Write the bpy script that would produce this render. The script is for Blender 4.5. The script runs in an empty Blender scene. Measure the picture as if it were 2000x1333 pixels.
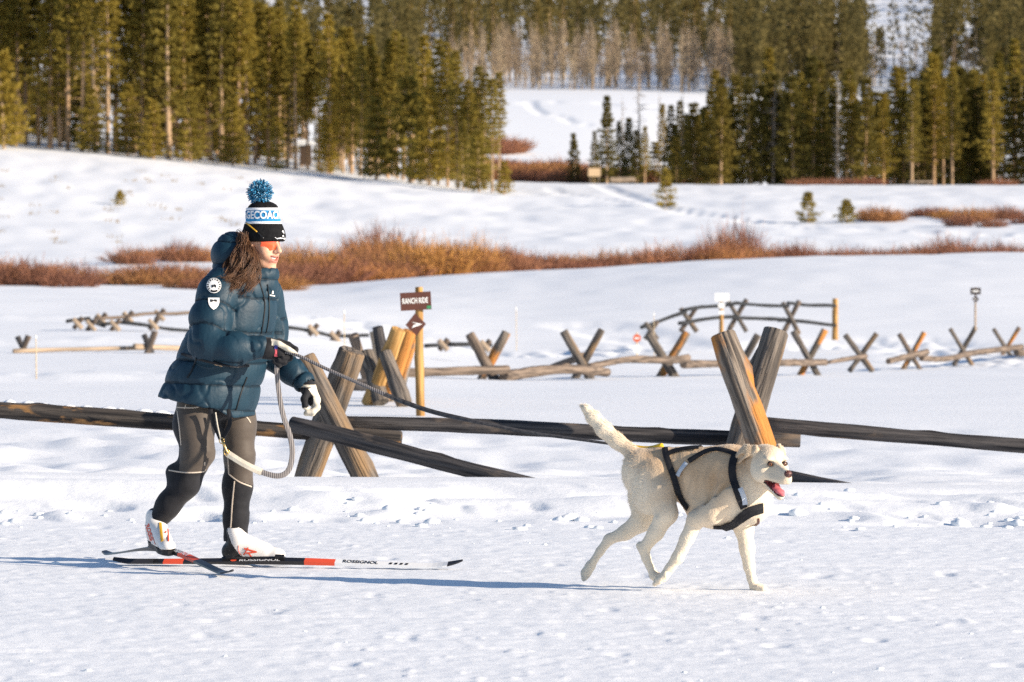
import bpy, bmesh, math, random
import numpy as np
from mathutils import Vector, Matrix
from mathutils.bvhtree import BVHTree

R = math.radians
scene = bpy.context.scene
col = scene.collection
rng = np.random.default_rng(11)
random.seed(5)

# ------------------------------------------------------------------ camera, sky, sun, exposure
FPX = 9460.0                     # focal length in pixels of a 2000 px wide frame (a 170 mm lens)
CAMZ = 1.5
PITCH = math.atan(206.5 / FPX)
cam_data = bpy.data.cameras.new('camera')
cam = bpy.data.objects.new('camera', cam_data)
col.objects.link(cam)
scene.camera = cam
cam.location = (0, 0, CAMZ)
cam.rotation_euler = (math.pi / 2 - PITCH, 0, 0)
cam_data.sensor_width = 36.0
cam_data.lens = FPX / 2000 * 36
cam_data.clip_start = 0.5
cam_data.clip_end = 6000
cam_data.dof.use_dof = True
cam_data.dof.focus_distance = 21.6
cam_data.dof.aperture_fstop = 9.0

SUN_AZ = R(113.0)                # from +Y towards +X
SUN_EL = R(18.5)
world = bpy.data.worlds.new('World')
scene.world = world
world.use_nodes = True
wn = world.node_tree
sky = wn.nodes.new('ShaderNodeTexSky')
sky.sky_type = 'NISHITA'
sky.sun_disc = False
sky.sun_elevation = SUN_EL
sky.sun_rotation = SUN_AZ
sky.altitude = 2600
sky.dust_density = 0.6
sky.ozone_density = 1.6
wn.links.new(sky.outputs[0], wn.nodes['Background'].inputs[0])
wn.nodes['Background'].inputs[1].default_value = 0.105
sun_d = bpy.data.lights.new('sun', 'SUN')
sun_d.energy = 5.0
sun_d.angle = R(0.53)
sun_d.color = (1.0, 0.87, 0.71)
sun = bpy.data.objects.new('sun', sun_d)
col.objects.link(sun)
sdir = Vector((math.sin(SUN_AZ) * math.cos(SUN_EL), math.cos(SUN_AZ) * math.cos(SUN_EL), math.sin(SUN_EL)))
sun.rotation_euler = sdir.to_track_quat('Z', 'Y').to_euler()
sun.location = (30, -20, 30)
scene.view_settings.view_transform = 'Standard'
scene.view_settings.look = 'None'
scene.view_settings.exposure = 0.74
scene.view_settings.gamma = 1.0
scene.view_settings.use_curve_mapping = False
scene.cycles.max_bounces = 5
scene.cycles.diffuse_bounces = 3
scene.cycles.glossy_bounces = 2
scene.cycles.transmission_bounces = 3
scene.cycles.use_denoising = False


def P(px, py, d):
    """World point at depth d (metres along +Y) seen at photo pixel (px, py) of the 2000 x 1333 frame."""
    u = (px - 1000.0) / FPX
    v = (666.5 - py) / FPX
    dy = math.cos(PITCH) + v * math.sin(PITCH)
    dz = -math.sin(PITCH) + v * math.cos(PITCH)
    k = d / dy
    return np.array([u * k, d, CAMZ + dz * k])


# ------------------------------------------------------------------ small helpers
def tag(o, label=None, cat=None, group=None, kind=None):
    if label: o['label'] = label
    if cat: o['category'] = cat
    if group: o['group'] = group
    if kind: o['kind'] = kind
    return o


WLOC = {}


def empty(name, loc, label=None, cat=None, group=None):
    o = bpy.data.objects.new(name, None)
    o.empty_display_size = 0.2
    col.objects.link(o)
    o.location = loc
    WLOC[o.name] = np.array(loc, float)
    return tag(o, label, cat, group)


def mesh_data(name, verts, faces, mats, smooth=False, fmat=None):
    """faces: (n,k) array or list of polygons."""
    me = bpy.data.meshes.new(name)
    verts = np.asarray(verts, dtype=np.float32)
    if isinstance(faces, np.ndarray):
        n, k = faces.shape
        me.vertices.add(len(verts))
        me.vertices.foreach_set('co', verts.ravel())
        me.loops.add(n * k)
        me.loops.foreach_set('vertex_index', faces.astype(np.int32).ravel())
        me.polygons.add(n)
        me.polygons.foreach_set('loop_start', np.arange(0, n * k, k, dtype=np.int32))
        me.update(calc_edges=True)
    else:
        me.from_pydata([tuple(map(float, v)) for v in verts], [], [tuple(int(i) for i in f) for f in faces])
    if not isinstance(mats, (list, tuple)):
        mats = [mats]
    for m in mats:
        me.materials.append(m)
    if fmat is not None:
        me.polygons.foreach_set('material_index', np.asarray(fmat, dtype=np.int32))
    if smooth:
        me.polygons.foreach_set('use_smooth', np.ones(len(me.polygons), dtype=bool))
    me.update()
    return me


def obj(name, me, parent=None, loc=None):
    o = bpy.data.objects.new(name, me)
    col.objects.link(o)
    if parent is not None:
        o.parent = parent
    if loc is not None:
        o.location = loc
    return o


def mk(name, verts, faces, mats, parent=None, smooth=False, fmat=None):
    """Mesh object from WORLD coordinates; stored relative to its (unrotated) parent."""
    verts = np.asarray(verts, float)
    base = WLOC[parent.name] if parent is not None else np.zeros(3)
    o = obj(name, mesh_data(name, verts - base, faces, mats, smooth, fmat), parent)
    WLOC[o.name] = base
    return o


class MB:
    """Collects shapes that become ONE mesh."""
    def __init__(s):
        s.v = []; s.f = []; s.m = []; s.n = 0

    def add(s, verts, faces, m=0):
        verts = np.asarray(verts, float).reshape(-1, 3)
        s.v.append(verts)
        for f in faces:
            s.f.append([int(i) + s.n for i in f]); s.m.append(m)
        s.n += len(verts)

    def tube(s, pts, rad, sides=8, m=0, cap=True):
        v, f = tube_vf(pts, rad, sides, cap)
        s.add(v, f, m)

    def box(s, c, size, rot=None, m=0):
        c = np.asarray(c, float)
        h = np.asarray(size, float) / 2
        v = np.array([[x, y, z] for x in (-1, 1) for y in (-1, 1) for z in (-1, 1)]) * h
        if rot is not None:
            v = v @ np.array(rot).T
        s.add(v + c, [(0, 1, 3, 2), (4, 6, 7, 5), (0, 4, 5, 1), (2, 3, 7, 6), (0, 2, 6, 4), (1, 5, 7, 3)], m)

    def build(s, name, mats, parent=None, smooth=False):
        return mk(name, np.vstack(s.v), s.f, mats, parent, smooth, s.m)


def nrm(v):
    v = np.asarray(v, float)
    return v / (np.linalg.norm(v) + 1e-12)


def tube_vf(pts, rad, sides=8, cap=True):
    pts = np.asarray(pts, float)
    n = len(pts)
    rad = np.broadcast_to(np.asarray(rad, float), (n,))
    t = np.gradient(pts, axis=0)
    t /= np.linalg.norm(t, axis=1)[:, None] + 1e-12
    ref = np.array([0, 0, 1.0]) if abs(t[0][2]) < 0.9 else np.array([1.0, 0, 0])
    a = nrm(np.cross(t[0], ref))
    ang = np.arange(sides) * 2 * math.pi / sides
    V = []
    for i in range(n):
        a = nrm(a - t[i] * np.dot(a, t[i]))
        b = np.cross(t[i], a)
        V.append(pts[i] + rad[i] * (np.cos(ang)[:, None] * a + np.sin(ang)[:, None] * b))
    V = np.vstack(V)
    Fc = []
    for i in range(n - 1):
        for j in range(sides):
            k = (j + 1) % sides
            Fc.append((i * sides + j, i * sides + k, (i + 1) * sides + k, (i + 1) * sides + j))
    if cap:
        Fc.append(tuple(range(sides))[::-1])
        Fc.append(tuple((n - 1) * sides + j for j in range(sides)))
    return V, Fc


def strands(C, R):
    """many thin three-sided strands at once: C (n, m, 3) centre lines, R (m,) radii"""
    n, m, _ = C.shape
    t = np.gradient(C, axis=1); t /= np.linalg.norm(t, axis=2)[..., None] + 1e-12
    a = np.cross(t, np.array([0.31, 0.87, 0.38])); a /= np.linalg.norm(a, axis=2)[..., None] + 1e-12
    b = np.cross(t, a)
    ring = [C + R[None, :, None] * (math.cos(q_) * a + math.sin(q_) * b) for q_ in (0, 2.094, 4.189)]
    V = np.stack(ring, 2).reshape(-1, 3)
    base = (np.arange(n)[:, None] * m + np.arange(m - 1)[None]).reshape(-1) * 3
    Q = np.concatenate([np.stack([base + j, base + (j + 1) % 3, base + 3 + (j + 1) % 3, base + 3 + j], 1) for j in range(3)])
    return V, Q


def spline(pts, n):
    """Catmull-Rom through pts (any width) sampled to n points."""
    p = np.asarray(pts, float)
    m = len(p)
    q = np.vstack([2 * p[0] - p[1], p, 2 * p[-1] - p[-2]])
    out = []
    for u in np.linspace(0, m - 1, n):
        i = min(int(u), m - 2); t = u - i
        a, b, c, d = q[i], q[i + 1], q[i + 2], q[i + 3]
        out.append(0.5 * (2 * b + (c - a) * t + (2 * a - 5 * b + 4 * c - d) * t * t + (3 * b - a - 3 * c + d) * t ** 3))
    return np.array(out)


def _hash(ix, iy, seed):
    h = (ix.astype(np.int64) * 374761393 + iy.astype(np.int64) * 668265263 + seed * 1442695041) & 0xffffffff
    h = ((h ^ (h >> 13)) * 1274126177) & 0xffffffff
    return ((h ^ (h >> 16)) & 0xffff) / 65535.0


def vnoise(x, y, seed=0):
    ix = np.floor(x); iy = np.floor(y)
    fx = x - ix; fy = y - iy
    fx = fx * fx * (3 - 2 * fx); fy = fy * fy * (3 - 2 * fy)
    a = _hash(ix, iy, seed); b = _hash(ix + 1, iy, seed)
    c = _hash(ix, iy + 1, seed); d = _hash(ix + 1, iy + 1, seed)
    return (a * (1 - fx) + b * fx) * (1 - fy) + (c * (1 - fx) + d * fx) * fy - 0.5


def sstep(a, b, x):
    t = np.clip((x - a) / (b - a), 0, 1)
    return t * t * (3 - 2 * t)


# ------------------------------------------------------------------ materials
def mat(name, color, rough=0.7, spec=0.3, color2=None, nscale=8.0, stretch=(1, 1, 1), bump=0.0, bscale=40.0,
        bdist=0.01, objrand=None, ramp=(0.35, 0.65), sheen=0.0, detail=4.0, coat=0.0):
    m = bpy.data.materials.new(name)
    m.use_nodes = True
    nt = m.node_tree; N = nt.nodes; L = nt.links
    b = N['Principled BSDF']
    b.inputs['Base Color'].default_value = (*color, 1)
    b.inputs['Roughness'].default_value = rough
    b.inputs['Specular IOR Level'].default_value = spec
    b.inputs['Sheen Weight'].default_value = sheen
    b.inputs['Coat Weight'].default_value = coat
    tc = N.new('ShaderNodeTexCoord')
    mp = N.new('ShaderNodeMapping')
    mp.inputs['Scale'].default_value = stretch
    L.new(tc.outputs['Object'], mp.inputs['Vector'])
    out = None
    if color2 is not None:
        nz = N.new('ShaderNodeTexNoise')
        nz.inputs['Scale'].default_value = nscale
        nz.inputs['Detail'].default_value = detail
        L.new(mp.outputs[0], nz.inputs['Vector'])
        rp = N.new('ShaderNodeValToRGB')
        rp.color_ramp.elements[0].position = ramp[0]
        rp.color_ramp.elements[0].color = (*color, 1)
        rp.color_ramp.elements[1].position = ramp[1]
        rp.color_ramp.elements[1].color = (*color2, 1)
        L.new(nz.outputs['Fac'], rp.inputs[0])
        out = rp.outputs[0]
    if objrand is not None:            # colour differs from copy to copy
        oi = N.new('ShaderNodeObjectInfo')
        rp2 = N.new('ShaderNodeValToRGB')
        cr = rp2.color_ramp
        cr.elements[0].color = (*objrand[0], 1)
        cr.elements[1].color = (*objrand[-1], 1)
        for i, c in enumerate(objrand[1:-1]):
            e = cr.elements.new((i + 1) / (len(objrand) - 1)); e.color = (*c, 1)
        L.new(oi.outputs['Random'], rp2.inputs[0])
        if out is None:
            out = rp2.outputs[0]
        else:
            mx = N.new('ShaderNodeMix'); mx.data_type = 'RGBA'
            mx.inputs['Factor'].default_value = 0.5
            L.new(out, mx.inputs['A']); L.new(rp2.outputs[0], mx.inputs['B'])
            out = mx.outputs['Result']
    if out is not None:
        L.new(out, b.inputs['Base Color'])
    if bump > 0:
        nb = N.new('ShaderNodeTexNoise')
        nb.inputs['Scale'].default_value = bscale
        nb.inputs['Detail'].default_value = 5
        L.new(mp.outputs[0], nb.inputs['Vector'])
        bp = N.new('ShaderNodeBump')
        bp.inputs['Strength'].default_value = bump
        bp.inputs['Distance'].default_value = bdist
        L.new(nb.outputs['Fac'], bp.inputs['Height'])
        L.new(bp.outputs[0], b.inputs['Normal'])
    return m


def leaf_mat(name, cols, nscale=1.5, rough=0.75):
    """Foliage: colour from copy-to-copy random and noise, some light passing through."""
    m = mat(name, cols[0], rough, 0.15, color2=cols[1], nscale=nscale, objrand=cols, ramp=(0.3, 0.7))
    nt = m.node_tree
    b = nt.nodes['Principled BSDF']
    tr = nt.nodes.new('ShaderNodeBsdfTranslucent')
    src = b.inputs['Base Color'].links[0].from_socket
    nt.links.new(src, tr.inputs['Color'])
    ms = nt.nodes.new('ShaderNodeMixShader')
    ms.inputs[0].default_value = 0.35
    nt.links.new(b.outputs[0], ms.inputs[1]); nt.links.new(tr.outputs[0], ms.inputs[2])
    nt.links.new(ms.outputs[0], nt.nodes['Material Output'].inputs['Surface'])
    return m


M = {}
M['bark'] = mat('pine_bark', (0.38, 0.25, 0.15), 0.9, 0.1, (0.24, 0.165, 0.11), 3, (4, 4, 0.6), objrand=[(0.66, 0.40, 0.19), (0.40, 0.26, 0.15), (0.58, 0.42, 0.26)])
M['pine'] = leaf_mat('pine_needles', [(0.34, 0.25, 0.042), (0.17, 0.14, 0.034), (0.43, 0.30, 0.048), (0.25, 0.19, 0.038)], 0.9)
M['spruce'] = leaf_mat('spruce_needles', [(0.20, 0.155, 0.03), (0.09, 0.082, 0.025), (0.25, 0.18, 0.034)], 0.9)
M['far_needles'] = leaf_mat('far_needles', [(0.22, 0.16, 0.045), (0.105, 0.09, 0.035), (0.29, 0.205, 0.055), (0.16, 0.125, 0.042)], 0.1)
M['snag'] = mat('dead_wood', (0.36, 0.30, 0.24), 0.9, 0.1, (0.22, 0.18, 0.15), 2, (3, 3, 0.5))
M['aspen'] = mat('aspen_bark', (0.25, 0.18, 0.12), 0.9, 0.1, objrand=[(0.33, 0.24, 0.155), (0.22, 0.165, 0.115), (0.40, 0.31, 0.20)])
M['willow'] = mat('willow_twigs', (0.24, 0.11, 0.05), 0.85, 0.15, (0.46, 0.22, 0.07), 1.6,
                  objrand=[(0.40, 0.16, 0.055), (0.18, 0.085, 0.05), (0.54, 0.27, 0.065), (0.22, 0.11, 0.065), (0.46, 0.18, 0.05)])
M['willow_red'] = mat('willow_twigs_red', (0.17, 0.075, 0.05), 0.85, 0.15, (0.36, 0.155, 0.08), 1.6,
                      objrand=[(0.26, 0.095, 0.06), (0.16, 0.08, 0.06), (0.34, 0.16, 0.085), (0.20, 0.085, 0.06)])
M['tuft'] = mat('dry_grass', (0.30, 0.21, 0.10), 0.9, 0.1)


def wood(name, c1, c2, bump=0.6, c3=None, n3=2.2, r3=(0.50, 0.62)):
    """Weathered log: grain runs along local Z; c3 = bare or barked patches."""
    m = mat(name, c1, 0.85, 0.15, tuple(0.62 * v for v in c2), 34, (1, 1, 0.055), bump, 40, 0.03, ramp=(0.42, 0.60), detail=8.0)
    if c3 is not None:
        nt = m.node_tree; N = nt.nodes; L = nt.links
        b = N['Principled BSDF']
        src = b.inputs['Base Color'].links[0].from_socket
        nz = N.new('ShaderNodeTexNoise'); nz.inputs['Scale'].default_value = n3; nz.inputs['Detail'].default_value = 5
        oi = N.new('ShaderNodeObjectInfo')
        tc = N.new('ShaderNodeTexCoord'); mp = N.new('ShaderNodeMapping')
        mp.inputs['Scale'].default_value = (2.2, 2.2, 0.8)
        sc = N.new('ShaderNodeMath'); sc.operation = 'MULTIPLY'; sc.inputs[1].default_value = 30
        L.new(oi.outputs['Random'], sc.inputs[0])
        cb = N.new('ShaderNodeCombineXYZ'); L.new(sc.outputs[0], cb.inputs[0]); L.new(sc.outputs[0], cb.inputs[2])
        L.new(cb.outputs[0], mp.inputs['Location'])
        L.new(tc.outputs['Object'], mp.inputs['Vector']); L.new(mp.outputs[0], nz.inputs['Vector'])
        rp = N.new('ShaderNodeValToRGB'); rp.color_ramp.elements[0].position = r3[0]; rp.color_ramp.elements[1].position = r3[1]
        L.new(nz.outputs['Fac'], rp.inputs[0])
        mx = N.new('ShaderNodeMix'); mx.data_type = 'RGBA'
        L.new(rp.outputs[0], mx.inputs['Factor']); L.new(src, mx.inputs['A'])
        mx.inputs['B'].default_value = (*c3, 1)
        L.new(mx.outputs['Result'], b.inputs['Base Color'])
    return m


M['post'] = wood('weathered_post', (0.20, 0.168, 0.14), (0.11, 0.096, 0.086), 1.0, (0.24, 0.155, 0.085), 2.2, (0.58, 0.70))
M['post_orange'] = wood('post_with_bare_orange_wood', (0.27, 0.22, 0.175), (0.15, 0.125, 0.105), 1.0, (0.47, 0.20, 0.055), 2.4, (0.44, 0.51))
M['rail_dark'] = wood('dark_rail', (0.090, 0.082, 0.080), (0.040, 0.039, 0.043), 0.9, (0.17, 0.13, 0.10), 4, (0.6, 0.7))
M['rail_brown'] = wood('barked_rail', (0.085, 0.072, 0.062), (0.035, 0.032, 0.032), 1.0, (0.30, 0.16, 0.065), 6.0, (0.56, 0.64))
M['rail_tan'] = wood('tan_rail', (0.23, 0.175, 0.135), (0.14, 0.11, 0.09), 0.8)
M['rail_pale'] = wood('pale_rail', (0.45, 0.34, 0.24), (0.36, 0.28, 0.21), 0.5)
M['rail_black'] = wood('blackened_rail', (0.045, 0.048, 0.052), (0.022, 0.024, 0.028), 0.5)
M['fresh'] = wood('fresh_pine_post', (0.52, 0.30, 0.11), (0.43, 0.235, 0.08), 0.4)
M['bamboo'] = mat('bamboo_pole', (0.62, 0.48, 0.30), 0.7)
M['sign_brown'] = mat('brown_sign_paint', (0.105, 0.038, 0.026), 0.5, 0.3, (0.085, 0.032, 0.022), 14)
M['sign_white'] = mat('white_paint', (0.80, 0.79, 0.76), 0.5)
M['sign_green'] = mat('green_paint', (0.04, 0.22, 0.09), 0.5)
M['sign_red'] = mat('red_paint', (0.60, 0.13, 0.06), 0.5)
M['sign_dark'] = mat('dark_brown_paint', (0.035, 0.022, 0.018), 0.6)
M['tan_board'] = mat('tan_board', (0.62, 0.44, 0.26), 0.7)
M['roof_snow'] = mat('roof_snow', (0.8, 0.82, 0.86), 0.7)
M['hut_wall'] = mat('hut_wall', (0.07, 0.045, 0.03), 0.8)


def snow_mat(name, fine=1.0):
    m = bpy.data.materials.new(name)
    m.use_nodes = True
    nt = m.node_tree; N = nt.nodes; L = nt.links
    b = N['Principled BSDF']
    b.inputs['Roughness'].default_value = 0.62
    b.inputs['Specular IOR Level'].default_value = 0.35
    tc = N.new('ShaderNodeTexCoord')
    mp = N.new('ShaderNodeMapping'); mp.inputs['Scale'].default_value = (0.8, 1, 1)
    L.new(tc.outputs['Object'], mp.inputs['Vector'])
    n1 = N.new('ShaderNodeTexNoise'); n1.inputs['Scale'].default_value = 14; n1.inputs['Detail'].default_value = 8
    n1.inputs['Roughness'].default_value = 0.72
    n2 = N.new('ShaderNodeTexNoise'); n2.inputs['Scale'].default_value = 0.6; n2.inputs['Detail'].default_value = 4
    L.new(mp.outputs[0], n1.inputs['Vector']); L.new(mp.outputs[0], n2.inputs['Vector'])
    rp = N.new('ShaderNodeValToRGB')
    rp.color_ramp.elements[0].position = 0.3; rp.color_ramp.elements[0].color = (0.87, 0.88, 0.89, 1)
    rp.color_ramp.elements[1].position = 0.7; rp.color_ramp.elements[1].color = (0.915, 0.92, 0.925, 1)
    L.new(n2.outputs['Fac'], rp.inputs[0]); L.new(rp.outputs[0], b.inputs['Base Color'])
    bp = N.new('ShaderNodeBump'); bp.inputs['Strength'].default_value = 0.34 * fine; bp.inputs['Distance'].default_value = 0.018
    L.new(n1.outputs['Fac'], bp.inputs['Height']); L.new(bp.outputs[0], b.inputs['Normal'])
    return m


M['snow'] = snow_mat('snow')
M['snow_cap'] = mat('snow_cap', (0.86, 0.87, 0.9), 0.7, 0.3, bump=0.5, bscale=40, bdist=0.01)

# ------------------------------------------------------------------ terrain: heights by depth for a few bearings
TD = [-60, 25, 45, 60, 75, 90, 110, 130, 150, 170, 190, 215, 240, 270, 300, 340, 380, 400, 430, 480, 560, 600, 700, 850, 900, 1100, 1300, 1500, 1800, 2600]
HILL = [20, 27, 29, 43, 63, 87, 132, 230]
TZ = {
    -500: [0, 0, 0, -.14, -.28, -.33, -.33, -.3, -.3, -.3, -.25, 0.1, .8, 2.4, 4.4, 7.1, 9.5, 10.4, 11.6, 13, 15.5, 16.5] + HILL,
    0: [0, 0, 0, -.14, -.28, -.33, -.33, -.3, -.3, -.3, -.25, 0, .6, 2.0, 3.9, 6.6, 8.9, 9.8, 11, 12.5, 15, 16] + HILL,
    300: [0, 0, 0, -.14, -.28, -.33, -.33, -.3, -.3, -.3, -.25, 0, .6, 1.8, 3.5, 5.9, 7.9, 8.7, 9.8, 11.4, 14, 15] + HILL,
    600: [0, 0, 0, -.15, -.3, -.4, -.42, -.42, -.45, -.48, -.4, -.05, .5, 1.5, 2.9, 5.1, 6.8, 7.5, 8.4, 10, 13, 14.5] + HILL,
    830: [0, 0, 0, -.25, -.5, -.7, -.75, -.6, -.2, .10, -.25, -.1, .4, 1.3, 2.6, 4.6, 5.9, 6.3, 6.9, 8, 10.5, 12] + [18, 26.5] + HILL[2:],
    1000: [0, 0, 0, -.3, -.6, -.85, -.9, -.7, -.2, .24, -.2, -.1, .3, 1.2, 2.3, 4.1, 5.5, 5.86, 6.0, 7.2, 9.8, 11.6] + [17.5, 26.6] + HILL[2:],
    1250: [0, 0, 0, -.3, -.6, -.82, -.85, -.55, .05, .52, 0.0, -.05, .3, 1.2, 2.25, 4.1, 5.45, 5.86, 5.6, 6.2, 9, 11] + [17, 26.6] + HILL[2:],
    1500: [0, 0, 0, -.3, -.68, -1.0, -.95, -.45, .3, .84, .3, 0, .3, 1.2, 2.2, 4.0, 5.4, 5.86, 5.2, 4.5, 6, 8] + [14, 25] + HILL[2:],
    2000: [0, 0, 0, -.3, -.68, -1.0, -.95, -.35, .5, .96, .5, .1, .3, 1.2, 2.2, 4.0, 5.4, 5.86, 5.2, 4.5, 6, 8] + [14, 25] + HILL[2:],
    2600: [0, 0, 0, -.3, -.68, -1.0, -.95, -.35, .5, .96, .5, .1, .3, 1.2, 2.2, 4.0, 5.4, 5.86, 5.2, 4.5, 6, 8] + [14, 25] + HILL[2:],
}
_px = np.arange(-500, 2601, 20.0)
_sd = np.linspace(math.log(20), math.log(2600), 900)
_dd = np.exp(_sd)
_keys = sorted(TZ)
_rows = np.array([np.interp(_dd, TD, TZ[k]) for k in _keys])
_tab = np.array([[np.interp(p, _keys, _rows[:, j]) for j in range(len(_dd))] for p in _px])


def _gs(a, s, axis):
    k = np.exp(-0.5 * (np.arange(-3 * s, 3 * s + 1) / s) ** 2); k /= k.sum()
    p = [(0, 0), (0, 0)]; p[axis] = (3 * s, 3 * s)
    return np.apply_along_axis(lambda r: np.convolve(r, k, 'valid'), axis, np.pad(a, p, mode='edge'))


_tab = _gs(_gs(_tab, 6, 1), 5, 0)


def poly_dist(x, y, pts):
    d = np.full(x.shape, 1e9)
    for a, b in zip(pts[:-1], pts[1:]):
        ab = np.array(b) - np.array(a)
        t = np.clip(((x - a[0]) * ab[0] + (y - a[1]) * ab[1]) / (ab @ ab), 0, 1)
        d = np.minimum(d, np.hypot(x - a[0] - t * ab[0], y - a[1] - t * ab[1]))
    return d


def wxy(px, d):
    return ((px - 1000) / FPX * d, d)


# trodden lines: (points as bearing/depth, half width, depth of trough, roughness)
TRAILS = [
    ([(560, 118), (700, 112), (860, 100), (1010, 96), (1150, 100), (1260, 104)], 1.3, 0.05, 0.16),
    ([(1150, 120), (1300, 108), (1420, 104), (1600, 110)], 1.2, 0.10, 0.05),
    ([(1640, 108), (1760, 112), (1850, 105), (1900, 100), (1905, 92)], 1.6, 0.06, 0.15),
    ([(-200, 52), (300, 54), (520, 56)], 1.2, -0.05, 0.05),
    ([(-300, 78), (0, 80), (330, 84), (520, 88)], 1.6, -0.06, 0.03),
    ([(-300, 104), (100, 106), (330, 108), (560, 112)], 1.8, -0.10, 0.03),
    ([(1170, 385), (1200, 362), (1255, 340), (1300, 325), (1480, 303), (1750, 287), (2100, 275)], 0.7, 0.16, 0.03),
    ([(1075, 370), (1090, 358), (1350, 315), (1600, 288)], 0.6, 0.10, 0.02),
    ([(1035, 800), (1042, 770), (1060, 745), (1100, 735), (1115, 715), (1145, 708)], 0.9, 0.22, 0.0),
    ([(985, 790), (1080, 800), (1250, 790), (1400, 775)], 2.0, -0.35, 0.0),
]


def terrain(x, d, detail=True):
    x = np.asarray(x, float); d = np.asarray(d, float)
    de = np.maximum(d, 20.0)
    px = np.clip(1000 + x / de * FPX, -500, 2599.9)
    fi = (px + 500) / 20.0
    fj = np.clip((np.log(np.clip(de, 20, 2599)) - _sd[0]) / (_sd[1] - _sd[0]), 0, len(_sd) - 1.001)
    i = np.minimum(fi.astype(int), len(_px) - 2); j = fj.astype(int)
    a = fi - i; b = fj - j
    z = (_tab[i, j] * (1 - a) + _tab[i + 1, j] * a) * (1 - b) + (_tab[i, j + 1] * (1 - a) + _tab[i + 1, j + 1] * a) * b
    # ploughed bank along the far edge of the groomed track
    w = np.clip(px / 2000, -0.5, 1.5)
    A = 0.18 - 0.045 * w * 2
    A = np.clip(A, 0.085, 0.21)
    wob = 0.35 * vnoise(x * 0.45, x * 0 + 3.3, 5) + 0.15 * vnoise(x * 1.7, x * 0 + 1.3, 6)
    foot = 25.15 + wob - 0.5 * np.clip(w - 0.45, 0, 1)
    bank = sstep(0, 1, (d - foot) / (26.9 - foot)) * (1 - sstep(27.15, 28.6, d))
    z = z + A * bank * (1 + 0.16 * vnoise(x * 0.8, d * 0.5, 8))
    if not detail:
        return z
    near = 1 - sstep(26, 60, d)
    onbank = sstep(-0.25, 0.35, d - foot) * (1 - sstep(26.2, 27.0, d))
    # ploughed lumps on the face of the bank
    lump = np.maximum(0, vnoise(x * 1.3 + 0.7 * d, d * 2.2, 12) + 0.02) * 0.11 - np.maximum(0, vnoise(x * 1.9 + d * 1.4, d * 2.4, 16) - 0.16) * 0.20 - np.maximum(0, vnoise(x * 4.2 + d * 2.5, d * 3.6, 17) - 0.24) * 0.14 + vnoise(x * 5 + d * 2, d * 6, 13) * 0.012 + np.maximum(0, vnoise(x * 4 + d, d * 4, 14) - 0.24) * 0.12 * (1 - sstep(25.6, 26.1, d)) + 0.003 * vnoise(x * 17, d * 15, 15)
    z = z + onbank * lump
    # groomed track: ridges along it, trampled marks
    track = 1 - sstep(24.6, 25.4, d)
    z = z + track * near * (0.004 * vnoise(x * 0.7, d * 13, 21) + 0.004 * vnoise(x * 3.2, d * 8, 22) + 0.0035 * vnoise(x * 9, d * 15, 23)
                            + 0.004 * vnoise(x * 21, d * 21, 24) + 0.028 * vnoise(x * 0.35, d * 0.55, 25) * sstep(14, 17, 41 - d * 1.3))
    patch = sstep(-0.05, 0.22, vnoise(x * 0.8, d * 0.9, 27))           # crusty, churned patches between smooth ones
    clod = np.maximum(0, vnoise(x * 17, d * 15, 31) - 0.34) * 0.05 * patch
    pit = np.maximum(0, vnoise(x * 5.2, d * 5.6, 32) - 0.38) * 0.09
    z = z + track * (clod - pit)
    for k, (xa, da, xb, db) in enumerate(((-4, 22.55, 4, 21.75), (-4, 22.75, 4, 21.95), (-4, 19.2, 4, 18.7), (-4, 17.3, 4, 17.75), (-4, 23.6, 4, 23.75), (-4, 16.1, 4, 15.6))):
        dc = da + (db - da) * (x - xa) / (xb - xa) + 0.05 * vnoise(x * 0.8, x * 0 + k, 33)
        z = z - track * 0.010 * np.exp(-((d - dc) / 0.035) ** 2) * sstep(-0.3, 0.1, vnoise(x * 0.6, x * 0 + 9 + k, 34))   # skate marks
    # beyond the bank: footprints near the fence, wind ripples further off
    tread = sstep(28, 29, d) * (1 - sstep(34, 40, d)) * (0.45 + 0.55 * (1 - sstep(-1.2, 1.0, x)))
    z = z + tread * (0.10 * vnoise(x * 1.6, d * 1.5, 41) + 0.06 * vnoise(x * 4.2, d * 4, 42))
    ripple = sstep(30, 45, d) * (1 - sstep(400, 600, d))
    sc = np.clip(d / 60.0, 0.6, 5)
    z = z + ripple * sc * (0.020 * vnoise(x * 0.35, d * 0.18, 51) + 0.012 * vnoise(x * 1.1, d * 0.5, 52))
    z = z + sstep(60, 120, d) * (1 - sstep(300, 420, d)) * 0.22 * vnoise(x * 0.09, d * 0.06, 53)
    z = z + sstep(230, 280, d) * (1 - sstep(350, 380, d)) * (0.25 * vnoise(x * 0.22, d * 0.1, 55) + 0.12 * vnoise(x * 0.7, d * 0.22, 54))
    for pts, hw, dep, rough in TRAILS:
        wp = [wxy(*p) for p in pts]
        q = poly_dist(x, d, wp)
        m = 1 - sstep(hw * 0.5, hw * 1.3, q)
        z = z - m * dep + m * rough * (vnoise(x * 1.7, d * 1.1, 61) + 0.6 * vnoise(x * 4, d * 2.6, 62))
    return z


def ground(x, d):
    return float(terrain(np.array([x]), np.array([d]), d < 420)[0])


def ground_px(px, d):
    return ground((px - 1000) / FPX * d, d)


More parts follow.
